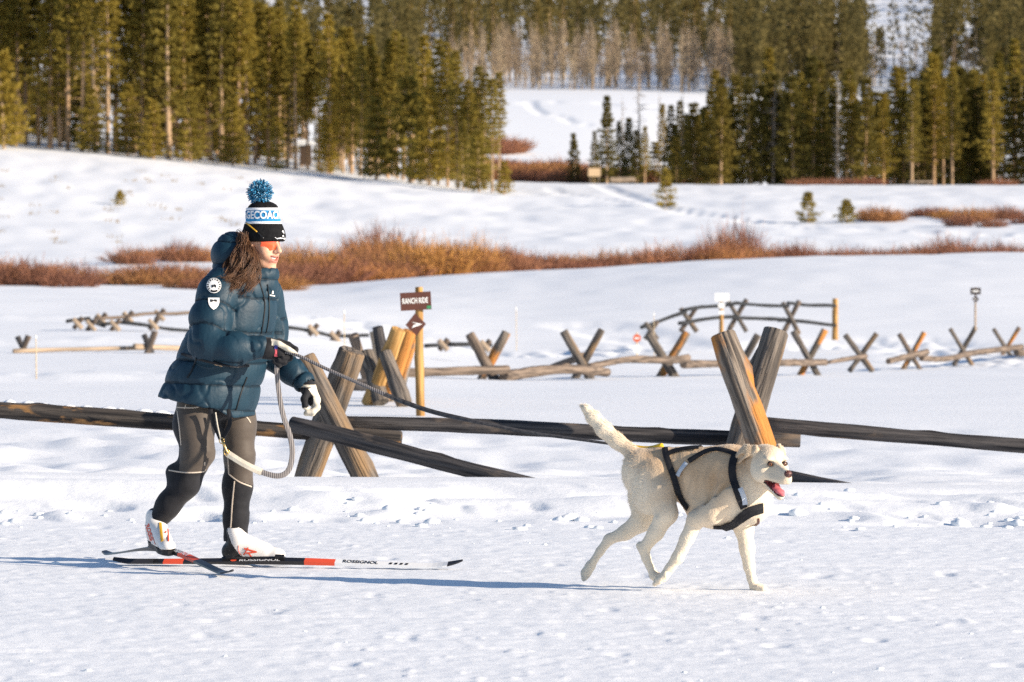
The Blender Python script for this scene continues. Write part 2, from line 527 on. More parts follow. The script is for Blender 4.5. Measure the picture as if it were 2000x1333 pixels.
rows = np.concatenate([np.array([-60, -40, -25, -12, -4, 2, 6, 9, 11.5, 13]), np.arange(14, 31.0, 0.042),
                       31 * np.exp(np.arange(0, math.log(2600 / 31), 0.0085))])
cols_in = np.arange(-340, 2341, 6.0)
ext = 2000 * (np.exp(np.linspace(0, 3.1, 14)) - 1)[1:] / 3
cols_all = np.concatenate([(-340 - ext)[::-1], cols_in, 2340 + ext])
DD, PXX = np.meshgrid(rows, cols_all, indexing='ij')
XX = (PXX - 1000) / FPX * np.maximum(DD, 14)
ZZ = terrain(XX, DD)
nr, nc = DD.shape
idx = np.arange(nr * nc).reshape(nr, nc)
quads = np.stack([idx[:-1, :-1], idx[:-1, 1:], idx[1:, 1:], idx[1:, :-1]], -1).reshape(-1, 4)
g = mk('snow_ground', np.stack([XX, DD, ZZ], -1).reshape(-1, 3), quads, M['snow'], smooth=True)
tag(g, kind='structure')


# ------------------------------------------------------------------ trees
def tri_obj_arrays(c, ax, side, ln, wd):
    """kite-shaped sprays: two triangles each"""
    p0 = c
    p1 = c + ax * (ln * 0.45)[:, None] + side * wd[:, None]
    p2 = c + ax * ln[:, None]
    p3 = c + ax * (ln * 0.45)[:, None] - side * wd[:, None]
    n = len(c)
    V = np.stack([p0, p1, p2, p3], 1).reshape(-1, 3)
    Fq = np.arange(4 * n).reshape(n, 4)
    return V, Fq


def norm_rows(a):
    return a / (np.linalg.norm(a, axis=1)[:, None] + 1e-9)


def crown_arrays(seed, H, cb, Rm, nb, ns, droop=0.25, ln=(0.28, 0.55), wd=(0.05, 0.1), power=0.75, gap=0.0):
    r = np.random.default_rng(seed)
    nw = max(6, int(H * (1 - cb) * 1.7))
    u = (np.floor(r.random(nb) ** 0.9 * nw) + 0.5 + r.normal(0, 0.16, nb)) / nw
    u = np.sort(np.clip(u, 0.0, 0.995))
    zb = H * (cb + (1 - cb) * u)
    tier = 1 + 0.28 * np.sin(np.floor(u * nw) * 2.7 + seed)
    prof = ((1 - u) ** power * np.minimum(1, 0.5 + u * 3.5)) * tier
    L = Rm * prof * (0.5 + 0.65 * r.random(nb)) + 0.10
    if gap > 0:
        L *= np.where(r.random(nb) < gap, 0.3, 1)
    az = np.cumsum(2.4 + r.normal(0, 0.5, nb))
    dirs = np.stack([np.cos(az), np.sin(az), np.zeros(nb)], 1)
    perp = np.stack([-np.sin(az), np.cos(az), np.zeros(nb)], 1)
    s = (0.10 + 0.92 * r.random((nb, ns)) ** 0.7)
    base = np.stack([np.zeros(nb), np.zeros(nb), zb], 1)
    up = 0.16 - droop * (0.4 + 0.6 * r.random(nb))
    pos = base[:, None] + dirs[:, None] * (L[:, None] * s)[..., None]
    pos = pos + perp[:, None] * (r.normal(0, 0.24, (nb, ns)) * L[:, None] * (0.3 + 0.7 * s))[..., None]
    pos[..., 2] += (L[:, None] * s) * up[:, None] + 0.16 * (s ** 2) * L[:, None]
    pos += r.normal(0, 0.05, pos.shape) * (0.5 + L[:, None, None])
    pos = pos.reshape(-1, 3)
    n = len(pos)
    dd = np.repeat(dirs, ns, 0)
    ax = norm_rows(dd * 0.9 + np.array([0, 0, 0.25]) + r.normal(0, 0.45, (n, 3)))
    side = norm_rows(np.cross(ax, r.normal(0, 1, (n, 3))))
    return tri_obj_arrays(pos, ax, side, r.uniform(*ln, n), r.uniform(*wd, n))


def trunk_arrays(seed, H, r0, sides=7, stubs=10, cb=0.3, lean=0.15):
    r = np.random.default_rng(seed + 900)
    t = np.linspace(0, 1, 9)
    bend = np.stack([lean * np.sin(t * 2.2 + r.random() * 6) * t, lean * np.cos(t * 2 + r.random() * 6) * t, t * H], 1)
    bend[0, 2] = -0.5
    rad = r0 * (1 - t * 0.93)
    b = MB()
    b.tube(bend, rad, sides)
    for k in range(stubs):
        z = H * r.uniform(0.12, cb + 0.2); a = r.random() * 6.28
        p = np.array([0, 0, z]); q = p + np.array([math.cos(a), math.sin(a), r.uniform(-0.3, 0.15)]) * r.uniform(0.4, 1.2)
        b.tube([p, (p + q) / 2 + [0, 0, 0.04], q], [0.03, 0.022, 0.008], 4, cap=False)
    return np.vstack(b.v), b.f


def twig_arrays(seed, H, n, spread, cb=0.25, ln=(0.8, 2.2), w=0.03):
    """Bare twigs rising off a trunk: thin two-face slivers."""
    r = np.random.default_rng(seed + 300)
    z = H * r.uniform(cb, 0.98, n); a = r.random(n) * 6.28
    k = 1.15 - z / H
    ax = norm_rows(np.stack([np.cos(a) * spread, np.sin(a) * spread, 0.55 + 0.5 * r.random(n)], 1))
    c = np.stack([0 * z, 0 * z, z], 1)
    L = r.uniform(*ln, n) * k
    side = norm_rows(np.cross(ax, r.normal(0, 1, (n, 3))))
    V1, F1 = tri_obj_arrays(c, ax, side, L, np.full(n, w))
    rep = 3
    t = r.uniform(0.3, 0.95, (n, rep))
    c2 = (c[:, None] + ax[:, None] * (L[:, None] * t)[..., None]).reshape(-1, 3)
    ax2 = norm_rows(np.repeat(ax, rep, 0) + r.normal(0, 0.55, (n * rep, 3)))
    side2 = norm_rows(np.cross(ax2, r.normal(0, 1, (n * rep, 3))))
    V2, F2 = tri_obj_arrays(c2, ax2, side2, np.repeat(L, rep) * r.uniform(0.25, 0.5, n * rep), np.full(n * rep, w * 0.6))
    return np.vstack([V1, V2]), np.vstack([F1, F2 + len(V1)])


def make_kind(nm, trunk, crown, tmat, cmat):
    tm = mesh_data(nm + '_trunk', trunk[0], trunk[1], tmat, True)
    cm = mesh_data(nm + '_crown', crown[0], crown[1], cmat) if crown is not None else None
    return tm, cm


PINES = []
for k in range(8):
    H = [15, 16.5, 14, 17, 13, 15.5, 12, 14.5][k]
    cb = [0.34, 0.45, 0.24, 0.52, 0.18, 0.40, 0.10, 0.30][k]
    Rm = [1.7, 1.6, 1.9, 1.5, 2.0, 1.7, 2.1, 1.6][k]
    PINES.append((H, make_kind('pine%d' % k, trunk_arrays(k, H, 0.19, 7, 16, cb), crown_arrays(k, H, cb, Rm * 0.86, 200, 17, 0.3, (0.24, 0.48), (0.045, 0.09), 0.75, 0.18), M['bark'], M['pine'])))
BUSHY = []
for k in range(4):
    H = [5.5, 6.5, 4.8, 7.5][k]
    BUSHY.append((H, make_kind('bushy%d' % k, trunk_arrays(k + 20, H, 0.11, 6, 2, 0.05), crown_arrays(k + 20, H, 0.03, 1.5, 140, 19, 0.15, (0.2, 0.42), (0.04, 0.08), 0.95), M['bark'], M['pine'])))
SPRUCE = []
for k in range(4):
    H = [10, 11.5, 9, 12][k]
    SPRUCE.append((H, make_kind('spruce%d' % k, trunk_arrays(k + 40, H, 0.16, 6, 4, 0.1), crown_arrays(k + 40, H, 0.04, 1.65, 190, 18, 0.45, (0.25, 0.5), (0.05, 0.1), 0.95), M['bark'], M['spruce'])))
YOUNG = []
for k in range(3):
    H = [2.6, 2.0, 1.6][k]
    YOUNG.append((H, make_kind('young%d' % k, trunk_arrays(k + 60, H, 0.05, 6, 0, 0.05, 0.05), crown_arrays(k + 60, H, 0.02, 0.85, 80, 18, 0.1, (0.12, 0.28), (0.02, 0.05), 1.15), M['bark'], M['pine'])))
SNAGS = []
for k in range(3):
    H = [11, 9, 13][k]
    SNAGS.append((H, make_kind('snag%d' % k, trunk_arrays(k + 80, H, 0.14, 6, 26, 0.75), twig_arrays(k + 80, H, 70, 1.3, 0.25, (0.5, 1.3), 0.025), M['snag'], M['snag'])))
ASPENS = []
for k in range(4):
    H = [11, 9.5, 12, 10][k]
    ASPENS.append((H, make_kind('aspen%d' % k, trunk_arrays(k + 100, H, 0.16, 5, 0, 0.3, 0.3), twig_arrays(k + 100, H, 90, 0.55, 0.15, (1.2, 3.0), 0.055), M['aspen'], M['aspen'])))
FARP = []
for k in range(5):
    H = [17, 20, 15, 18, 16][k]
    cbf = [0.2, 0.3, 0.1, 0.25, 0.15][k]
    FARP.append((H, make_kind('farpine%d' % k, trunk_arrays(k + 120, H, 0.22, 5, 3, 0.2), crown_arrays(k + 120, H, cbf, 1.6, 90, 9, 0.3, (0.5, 1.0), (0.1, 0.2), 0.7, 0.1), M['bark'], M['far_needles'])))


def place_tree(name, kind, px, d, height, label, group, cat='tree', sink=0.1, wide=1.0):
    H, (tm, cm) = kind
    x = (px - 1000) / FPX * d
    root = bpy.data.objects.new(name, None)
    col.objects.link(root)
    root.empty_display_size = 0.3
    root.location = (x, d, ground(x, d) - sink)
    s = height / H
    root.scale = (s * wide, s * wide, s)
    root.rotation_euler = (random.gauss(0, 0.012), random.gauss(0, 0.012), random.random() * 6.28)
    tag(root, label, cat, group)
    obj('trunk', tm, root)
    if cm is not None:
        obj('crown', cm, root)
    return root


def interp(x, xs, ys):
    return float(np.interp(x, xs, ys))


if not globals().get('SKIP_TREES'):
    tr = random.Random(3)
    edge_x = [-400, 0, 300, 660, 830, 950, 1000]
    edge_d = [372, 372, 372, 372, 364, 352, 349]
    hgt_x = [-400, 420, 520, 600, 760, 900, 975]
    hgt_v = [16.5, 16.5, 15.0, 12.2, 11.2, 10.4, 8.6]
    # the dense stand on the left: front row first
    n_front = 0
    px = -200.0
    while px < 975:
        d = interp(px, edge_x, edge_d) + tr.uniform(0, 7)
        h = interp(px, hgt_x, hgt_v) * tr.uniform(0.8, 1.05)
        place_tree('pine_tree', PINES[tr.randrange(6)], px, d, h, 'tall sunlit pine on the front edge of the dense stand above the snow slope', 'front row of the dense pine stand')
        px += tr.uniform(11, 27); n_front += 1
    for k in range(112):
        px = tr.uniform(-260, 962)
        off = 8 + 62 * tr.random() ** 1.1
        d = interp(px, edge_x, edge_d) + off
        h = interp(px, hgt_x, hgt_v) * tr.uniform(0.78, 1.1) * (1.0 if px < 480 else 0.9)
        place_tree('pine_tree', PINES[tr.randrange(8)], px, d, h, 'pine inside the dense stand, partly hidden behind its front row', 'pines deeper in the dense stand')
    for px, h in ((8, 7.5), (250, 5.5), (300, 4.6), (372, 5.6), (455, 5.2), (735, 6.2), (800, 8.0), (838, 7.4), (905, 5.0), (935, 4.6), (985, 2.5), (640, 4.0), (540, 4.2), (175, 5)):
        d = interp(px, edge_x, edge_d) - tr.uniform(1, 5)
        place_tree('young_pine', BUSHY[tr.randrange(4)], px, d, h, 'short bushy golden green pine at the foot of the dense stand', 'bushy pines at the foot of the stand', wide=1.05)
    for k in range(46):
        px = tr.uniform(-240, 940)
        d = interp(px, edge_x, edge_d) + 12 + 45 * tr.random()
        place_tree('young_pine', BUSHY[tr.randrange(4)], px, d, tr.uniform(3.5, 6.5), 'young pine of the shaded understorey inside the dense stand', 'understorey of the dense stand', wide=1.3)
    for k in range(18):
        px = tr.uniform(1240, 2300)
        d = 411 + 30 * tr.random()
        place_tree('young_pine', BUSHY[tr.randrange(4)], px, d, tr.uniform(2.5, 4.5), 'young pine of the dark understorey behind the level snow crest', 'understorey behind the crest', wide=1.3)
    # right-hand forest behind the level snow crest
    rx = [1140, 1200, 1260, 1360, 1420, 1500, 1600, 1800, 1900, 2000, 2400]
    rh = [7, 7, 6.0, 7.5, 10.0, 10.5, 10, 11.0, 11.0, 11.5, 12]
    px = 1225.0
    while px < 2330:
        d = 408 + tr.uniform(0, 9)
        h = interp(px, rx, rh) * tr.uniform(0.75, 1.02)
        kind = SPRUCE[tr.randrange(4)] if tr.random() < 0.4 else PINES[tr.choice((2, 4, 6, 6, 4, 0, 1))]
        if 1285 < px < 1345: px += 14; continue
        place_tree('pine_tree', kind, px, d, h, 'dark based conifer in the front row of the forest behind the level snow crest', 'front row of the forest behind the crest', wide=1.05)
        px += tr.uniform(13, 27)
    for k in range(92):
        px = tr.uniform(1290, 2330)
        d = 418 + 55 * tr.random()
        h = interp(px, rx, rh) * tr.uniform(0.8, 1.22)
        kind = SPRUCE[tr.randrange(4)] if tr.random() < 0.3 else PINES[tr.randrange(8)]
        place_tree('pine_tree', kind, px, d, h, 'conifer deep in the forest behind the level snow crest', 'conifers deep in the forest behind the crest')
    place_tree('spruce_tree', SPRUCE[0], 1185, 412, 7.6, 'dark spruce standing alone left of the shaded forest, beside the far snowfield', 'lone spruces', wide=0.9)
    place_tree('spruce_tree', SPRUCE[2], 1122, 420, 4.6, 'small dark pointed spruce in front of the far snowfield', None, wide=0.95)
    place_tree('spruce_tree', SPRUCE[1], 1210, 415, 5.6, 'spruce close against the right side of the lone dark spruce', None, wide=0.9)
    place_tree('spruce_tree', SPRUCE[3], 1160, 410, 4.6, 'low spruce close against the left side of the lone dark spruce', None)
    for px, d, h, kind in ((1218, 425, 8, 0), (1250, 432, 10, 1), (1288, 425, 8.5, 0), (1330, 430, 9.5, 2), (1510, 412, 9, 1), (1635, 409, 9.5, 2), (1780, 410, 8.5, 0)):
        place_tree('dead_pine', SNAGS[kind], px, d, h, 'grey dead pine with bare twigs at the edge of the right forest', 'grey dead pines')
    # young pines alone in the meadow
    for px, py, d, h, k, lab in ((1300, 404, 326, 2.75, 0, 'young pine alone in the snow meadow, the tallest of the three small ones'),
                                 (1578, 430, 303, 1.95, 1, 'young pine in the meadow beside a smaller one, below the right forest'),
                                 (1653, 431, 303, 1.45, 2, 'smallest young pine in the meadow, beside the rusty round shrub'),
                                 (234, 388, 297, 0.9, 2, 'tiny conifer sapling alone on the open snow slope')):
        place_tree('young_pine', YOUNG[k], px, d, h, lab, None, sink=0.05)
    # bare aspens at the foot of the far hillside
    for k in range(170):
        px = tr.uniform(880, 1430)
        d = 868 + 70 * tr.random()
        place_tree('bare_aspen', ASPENS[tr.randrange(4)], px, d, tr.uniform(7.5, 12.5), 'leafless pale aspen in the thicket above the far snowfield', 'aspens above the far snowfield')
    for k in range(30):
        px = tr.uniform(1400, 2050)
        d = 900 + 70 * tr.random()
        place_tree('bare_aspen', ASPENS[tr.randrange(4)], px, d, tr.uniform(7, 10), 'leafless aspen behind the forest at the foot of the hillside', 'aspens behind the right forest')
    # hillside conifers
    def on_gap(px, y):
        if 1685 < px < 1825 and y < 265: return True
        if 1835 < px < 1925 and 140 < y < 205: return True
        return False

    def far_spot(k, dmin, dmax):
        while True:
            px = tr.uniform(480, 2150); d = dmin + (dmax - dmin) * tr.random()
            x = (px - 1000) / FPX * d
            z = ground(x, d)
            y = 460 - (z - CAMZ) * FPX / d
            if on_gap(px, y) and tr.random() < 0.93: continue
            if px < 720 and tr.random() < 0.5: continue
            return x, d, z, px
    for k in range(90):
        x, d, z, px = far_spot(k, 900, 1080)
        if 900 < px < 1400 and d < 950: continue
        place_tree('hillside_pine', FARP[tr.randrange(5)], px, d, tr.uniform(12, 18), 'conifer low on the far forested hillside', 'conifers low on the far hillside')
    Vs, Fs, off = [], [], 0
    for k in range(2300):
        x, d, z, px = far_spot(k, 860 if k % 3 == 0 else 1000, 1000 if k % 3 == 0 else 1800)
        if 820 < px < 1430 and d < 1000: continue
        H = tr.uniform(6, 19)
        V, Fq = crown_arrays(1000 + k, H, tr.uniform(0.03, 0.2), H * 0.088, 34, 5, 0.3, (0.7, 1.4), (0.14, 0.30), 0.7)
        V = V + [x, d, z]
        Vs.append(V); Fs.append(Fq + off); off += len(V)
        tx = np.array([[x - .18, d, z], [x + .18, d, z], [x, d, z + H * 0.95], [x, d + 0.3, z]])
        Vs.append(tx); Fs.append(np.array([[0, 1, 2, 2], [1, 3, 2, 2], [3, 0, 2, 2]])[:, [0, 1, 2, 2]] + off); off += 4
    Fa = np.vstack(Fs)
    ff = [tuple(f) if f[2] != f[3] else (f[0], f[1], f[2]) for f in Fa.tolist()]
    fo = mk('hillside_forest', np.vstack(Vs), ff, M['far_needles'])
    tag(fo, 'far conifer forest covering the upper hillside in one mass', 'forest', kind='stuff')


# ------------------------------------------------------------------ willow thickets
def willow_arrays(seed, n, h, w):
    r = np.random.default_rng(seed + 700)
    a = r.random(n) * 6.28
    rr = w * np.sqrt(r.random(n)) * 0.5
    base = np.stack([np.cos(a) * rr, np.sin(a) * rr, np.full(n, -0.1)], 1)
    hh = h * r.uniform(0.55, 1.05, n) * (1 - 0.35 * (rr / (0.5 * w)) ** 2)
    tip = base + np.stack([np.cos(a) * rr * 0.9 + r.normal(0, 0.16, n) * h, np.sin(a) * rr * 0.9 + r.normal(0, 0.16, n) * h, hh], 1)
    midp = (base + tip) / 2 + np.stack([np.cos(a) * 0.1, np.sin(a) * 0.1, 0 * a], 1) * h + r.normal(0, 0.04, (n, 3))
    V, Fq, off = [], [], 0

    def rib(p, q, w0, w1):
        nonlocal off
        ax = q - p
        s = norm_rows(np.cross(ax, r.normal(0, 1, ax.shape)))
        V.append(np.stack([p - s * w0, p + s * w0, q + s * w1, q - s * w1], 1).reshape(-1, 3))
        Fq.append(np.arange(4 * len(p)).reshape(-1, 4) + off); off += 4 * len(p)
    rib(base, midp, 0.014, 0.011); rib(midp, tip, 0.011, 0.005)
    for k in range(5):
        t = r.uniform(0.25, 0.95, n)[:, None]
        st = midp + (tip - midp) * t if k < 3 else base + (midp - base) * (0.3 + 0.7 * t)
        q = st + (tip - midp) * r.uniform(0.3, 0.7, (n, 1)) + r.normal(0, 0.13, (n, 3)) * h
        rib(st, q, 0.009, 0.004)
    return np.vstack(V), np.vstack(Fq)


WILLOW = []
for k in range(6):
    V, Fq = willow_arrays(k, 260, 1.0, 1.5)
    WILLOW.append((mesh_data('willow%d' % k, V, Fq, M['willow']), mesh_data('willow_red%d' % k, V, Fq, M['willow_red'])))


def willow(px, d, h, w, label, group, red=False, rnd=random):
    x = (px - 1000) / FPX * d
    o = obj('willow_shrub', WILLOW[rnd.randrange(6)][1 if red else 0], None, (x, d, ground(x, d) - 0.05))
    o.scale = (w / 1.5, w / 1.5, h)
    o.rotation_euler = (0, 0, rnd.random() * 6.28)
    return tag(o, label, 'shrub', group)


if not globals().get('SKIP_TREES'):
    wr = random.Random(9)
    px = -130.0
    while px < 600:
        for dd0, dd1 in ((163, 168), (169, 176), (178, 186)):
            if wr.random() < 0.22: continue
            d = wr.uniform(dd0, dd1)
            willow(px + wr.uniform(-18, 18), d, wr.uniform(0.45, 1.0), wr.uniform(0.9, 1.8), 'low rusty willow in the thicket at the foot of the open snow slope', 'willows at the foot of the slope', wr.random() < 0.55, wr)
        px += 46
    for px, d, h in ((246, 226, 0.5), (262, 222, 0.95), (350, 229, 1.05), (368, 227, 0.9), (390, 228, 0.8), (330, 232, 0.45), (420, 230, 0.6), (290, 234, 0.45)):
        willow(px, d, h, 1.3, 'willow in the small clump on the snow above the main thicket', 'willows above the main thicket', wr.random() < 0.6, wr)
    px = 560.0
    while px < 1480:
        near = interp(px, [560, 700, 900, 1100, 1500], [172, 176, 186, 192, 196])
        far = interp(px, [560, 700, 800, 900, 1500], [212, 226, 230, 226, 212])
        rowsn = 4 if px < 1000 else 3
        for k in range(rowsn):
            d = near + (far - near) * (k + wr.random() * 0.8) / rowsn
            if wr.random() < (0.04 if px < 1000 else 0.22): continue
            red = wr.random() < (0.8 if k < 2 else 0.3)
            willow(px + wr.uniform(-22, 22), d, (0.65 + 0.95 * wr.random() ** 1.5) * (1.0 if px < 1000 else 0.8), wr.uniform(1.0, 2.0), 'rusty orange willow in the long thicket behind the snow mound', 'willows of the long thicket', red, wr)
        px += 38
    willow(745, 230, 1.95, 2.0, 'tallest willow of the long thicket, above and left of the brown trail sign', None, True, wr)
    willow(1438, 214, 2.1, 1.5, 'tall purplish willow rising above the right part of the long thicket', None, True, wr)
    willow(1422, 212, 1.7, 1.3, 'willow against the left flank of the tall purplish willow', None, True, wr)
    for px in np.arange(1490, 2120, 38):
        for k in range(2):
            d = wr.uniform(200, 224)
            tall = 1.35 if (1530 < px < 1600 or 1820 < px < 1900) else 0.95
            willow(px + wr.uniform(-15, 15), d, tall * wr.uniform(0.7, 1.1), wr.uniform(1.0, 1.7), 'low red brown willow peeping over the right end of the snow mound', 'willows behind the right end of the mound', True, wr)
    for i, (px, d, h, w) in enumerate(((1706, 307, 0.8, 1.4), (1720, 304, 1.05, 1.7), (1738, 306, 0.8, 1.3))):
        willow(px, d, h, w, 'rusty round willow clump beside the smallest young pine', 'rusty round clump', False, wr)
    for px, d, h, w in ((1800, 312, 0.6, 1.3), (1822, 312, 0.75, 1.5), (1850, 309, 0.7, 1.3), (1888, 306, 0.95, 1.6), (1905, 303, 0.9, 1.4), (1956, 309, 0.95, 1.5), (1972, 308, 0.75, 1.3), (1872, 294, 0.9, 1.2), (1938, 292, 0.75, 1.2), (2010, 298, 0.9, 1.4)):
        willow(px, d, h, w, 'small willow in the scattered row across the right of the meadow', 'willows scattered in the right meadow', wr.random() < 0.5, wr)
    for k in range(64):
        px = wr.uniform(945, 1275)
        d = wr.uniform(425, 520) if px < 1120 else wr.uniform(420, 450)
        willow(px, d, wr.uniform(1.2, 1.8), wr.uniform(3, 4.6), 'reddish willow in the patch between the two forests', 'willows between the two forests', wr.random() < 0.7, wr)
    for k in range(6):
        willow(950 + 8 * k, 590 + 2 * k, 2.0, 4.0, 'purplish willow at the tip of the pine stand, by the far snowfield', 'willows by the far snowfield', True, wr)
    for px in (1575, 1625, 1690, 1950):
        willow(px, 401, 0.75, 2.0, 'low rusty shrub on the crest at the foot of the right forest', 'low shrubs on the crest', True, wr)
    # dry grass poking through the snow slope
    b = MB()
    gr = np.random.default_rng(4)
    for k in range(70):
        px = gr.uniform(-80, 560); d = gr.uniform(245, 345)
        x = (px - 1000) / FPX * d; z = ground(x, d)
        for j in range(7):
            a = gr.random() * 6.28; h = gr.uniform(0.10, 0.32); o = gr.normal(0, 0.22, 2)
            p = np.array([x + o[0], d + o[1], z - 0.03])
            b.add([p + [-0.03, 0, 0], p + [0.03, 0, 0], p + [math.cos(a) * h * 0.8, math.sin(a) * h * 0.8, h]], [(0, 1, 2)])
    tag(b.build('dry_grass', M['tuft']), 'sparse dry grass poking through the open snow slope', 'grass', kind='stuff')


# ------------------------------------------------------------------ log fences
def log(parent, name, a, b, r0, r1, m, seed=0, sag=0.0, rough=0.06, sides=18, bend=0.0):
    """A real tapered, slightly crooked log from a to b (world), grain along local Z."""
    a = np.asarray(a, float); b = np.asarray(b, float)
    L = np.linalg.norm(b - a)
    r = np.random.default_rng(seed + 50)
    n = max(6, int(L / 0.10)); n = min(n, 60)
    t = np.linspace(0, 1, n)
    rad = r0 + (r1 - r0) * t
    rad = rad * (1 + rough * np.interp(t, np.linspace(0, 1, 7), r.normal(0, 1, 7)))
    ang = np.arange(sides) * 2 * math.pi / sides
    ell = 1 + 0.05 * np.cos(2 * ang + r.random() * 6) + 0.018 * r.normal(0, 1, sides)
    cx = bend * np.sin(t * math.pi * r.uniform(1, 2.2) + r.random()) * L
    cy = bend * np.cos(t * math.pi * r.uniform(1, 2.2) + r.random() * 6) * L
    cx -= cx[0] + (cx[-1] - cx[0]) * t; cy -= cy[0] + (cy[-1] - cy[0]) * t
    V = np.zeros((n, sides, 3))
    V[..., 0] = cx[:, None] + rad[:, None] * ell * np.cos(ang)
    V[..., 1] = cy[:, None] + rad[:, None] * ell * np.sin(ang)
    V[..., 2] = t[:, None] * L
    V[..., :2] += r.normal(0, 0.02, (n, sides, 2)) * rad[:, None, None]
    for _ in range(int(L * 2.2)):                      # knots
        i0 = r.integers(1, n - 1); j0 = r.integers(0, sides)
        V[i0, j0, :2] += (V[i0, j0, :2] - [cx[i0], cy[i0]]) * r.uniform(0.12, 0.3)
    Fc = []
    for i in range(n - 1):
        for j in range(sides):
            k = (j + 1) % sides
            Fc.append((i * sides + j, i * sides + k, (i + 1) * sides + k, (i + 1) * sides + j))
    verts = V.reshape(-1, 3)
    # bevelled ends
    for e, sgn in ((0, -1), (n - 1, 1)):
        ring = V[e] * 1.0
        c = ring.mean(0)
        inner = c + (ring - c) * 0.9; inner[:, 2] += sgn * r0 * 0.12
        o = len(verts)
        verts = np.vstack([verts, inner])
        for j in range(sides):
            k = (j + 1) % sides
            q = (e * sides + j, e * sides + k, o + k, o + j)
            Fc.append(q if sgn > 0 else q[::-1])
        Fc.append(tuple(o + j for j in range(sides)) if sgn > 0 else tuple(o + j for j in range(sides))[::-1])
    me = mesh_data(name, verts, Fc, m, False)
    sm = np.ones(len(me.polygons), bool); sm[-(2 * sides + 2):] = False
    me.polygons.foreach_set('use_smooth', sm)
    o = obj(name, me, parent)
    q = Vector(b - a).to_track_quat('Z', 'Y')
    base = WLOC[parent.name]
    o.matrix_local = Matrix.Translation(Vector(a - base)) @ q.to_matrix().to_4x4()
    return o


def fence(name, px, py, d, label, cat='fence', group=None):
    p = P(px, py, d)
    return empty(name, (p[0], d, ground(p[0], d)), label, cat, group)


def L2(par, nm, p0, p1, r0, r1, m, seed, **kw):
    """log between two photo points with their depths"""
    return log(par, nm, P(*p0), P(*p1), r0, r1, M[m], seed, **kw)


# near fence ---------------------------------------------------------------
f = fence('log_fence', 650, 935, 28.6, 'near crossed-log fence with dark rails running behind the skier and the dog')
L2(f, 'post', (688, 688, 28.55), (586, 975, 28.75), 0.080, 0.078, 'post', 1, bend=0.003)
L2(f, 'post', (596, 700, 28.35), (738, 985, 28.25), 0.067, 0.074, 'post', 2, bend=0.004)
L2(f, 'post', (1412, 655, 28.2), (1528, 980, 28.0), 0.078, 0.082, 'post_orange', 23, bend=0.003)
L2(f, 'post', (1516, 648, 28.6), (1408, 985, 28.4), 0.078, 0.082, 'post', 4, bend=0.003)
L2(f, 'rail', (-330, 782, 28.9), (782, 858, 28.62), 0.058, 0.046, 'rail_brown', 5, bend=0.002, rough=0.06)
L2(f, 'rail', (570, 829, 28.05), (1060, 952, 27.45), 0.048, 0.04, 'rail_dark', 6, bend=0.003)
L2(f, 'rail', (668, 826, 28.75), (1562, 860, 28.62), 0.038, 0.046, 'rail_dark', 7, bend=0.003)
L2(f, 'rail', (1498, 829, 28.42), (2420, 905, 28.2), 0.046, 0.05, 'rail_dark', 8, bend=0.002)
L2(f, 'rail', (1452, 915, 28.2), (1660, 953, 27.6), 0.040, 0.030, 'rail_dark', 9)
# snow lying on the left rail
r_ = np.random.default_rng(2)
for k in range(9):
    b = MB()
    px0 = 8 + k * 36 + r_.uniform(-8, 8); ln = r_.uniform(22, 46)
    n = 7
    pts = np.array([P(px0 + ln * t, 0.0683 * (px0 + ln * t + 330) + 782 - 15.0 - 3 * math.sin(math.pi * t), 28.86) for t in np.linspace(0, 1, n)])
    b.tube(pts, 0.016 * np.sin(np.linspace(0.15, 3.0, n)) * r_.uniform(0.7, 1.3) + 0.004, 7)
    b.build('snow_cap', M['snow_cap'], f, True)

# crowded corner of crossed posts behind the sign -----------------------------
f = fence('log_fence', 740, 765, 43, 'crowded corner of crossed log posts just left of the brown trail sign')
L2(f, 'post', (778, 645, 42.6), (722, 790, 42.8), 0.068, 0.072, 'fresh', 11)
L2(f, 'post', (800, 648, 43.6), (752, 790, 43.8), 0.064, 0.066, 'post_orange', 12)
L2(f, 'post', (716, 690, 42.9), (744, 785, 42.7), 0.070, 0.074, 'post', 13)
L2(f, 'post', (752, 690, 42.6), (790, 790, 42.4), 0.060, 0.074, 'post', 14)
L2(f, 'post', (738, 640, 43.9), (760, 770, 44.0), 0.052, 0.056, 'rail_dark', 15)
L2(f, 'post', (690, 655, 44.6), (728, 775, 44.8), 0.046, 0.05, 'rail_tan', 16)
L2(f, 'post', (806, 660, 44.6), (778, 770, 44.8), 0.05, 0.05, 'post_orange', 17)
L2(f, 'post', (732, 648, 44.5), (742, 700, 44.5), 0.042, 0.046, 'rail_pale', 18)
L2(f, 'rail', (690, 752, 43.4), (740, 752, 43.5), 0.05, 0.05, 'rail_dark', 19)

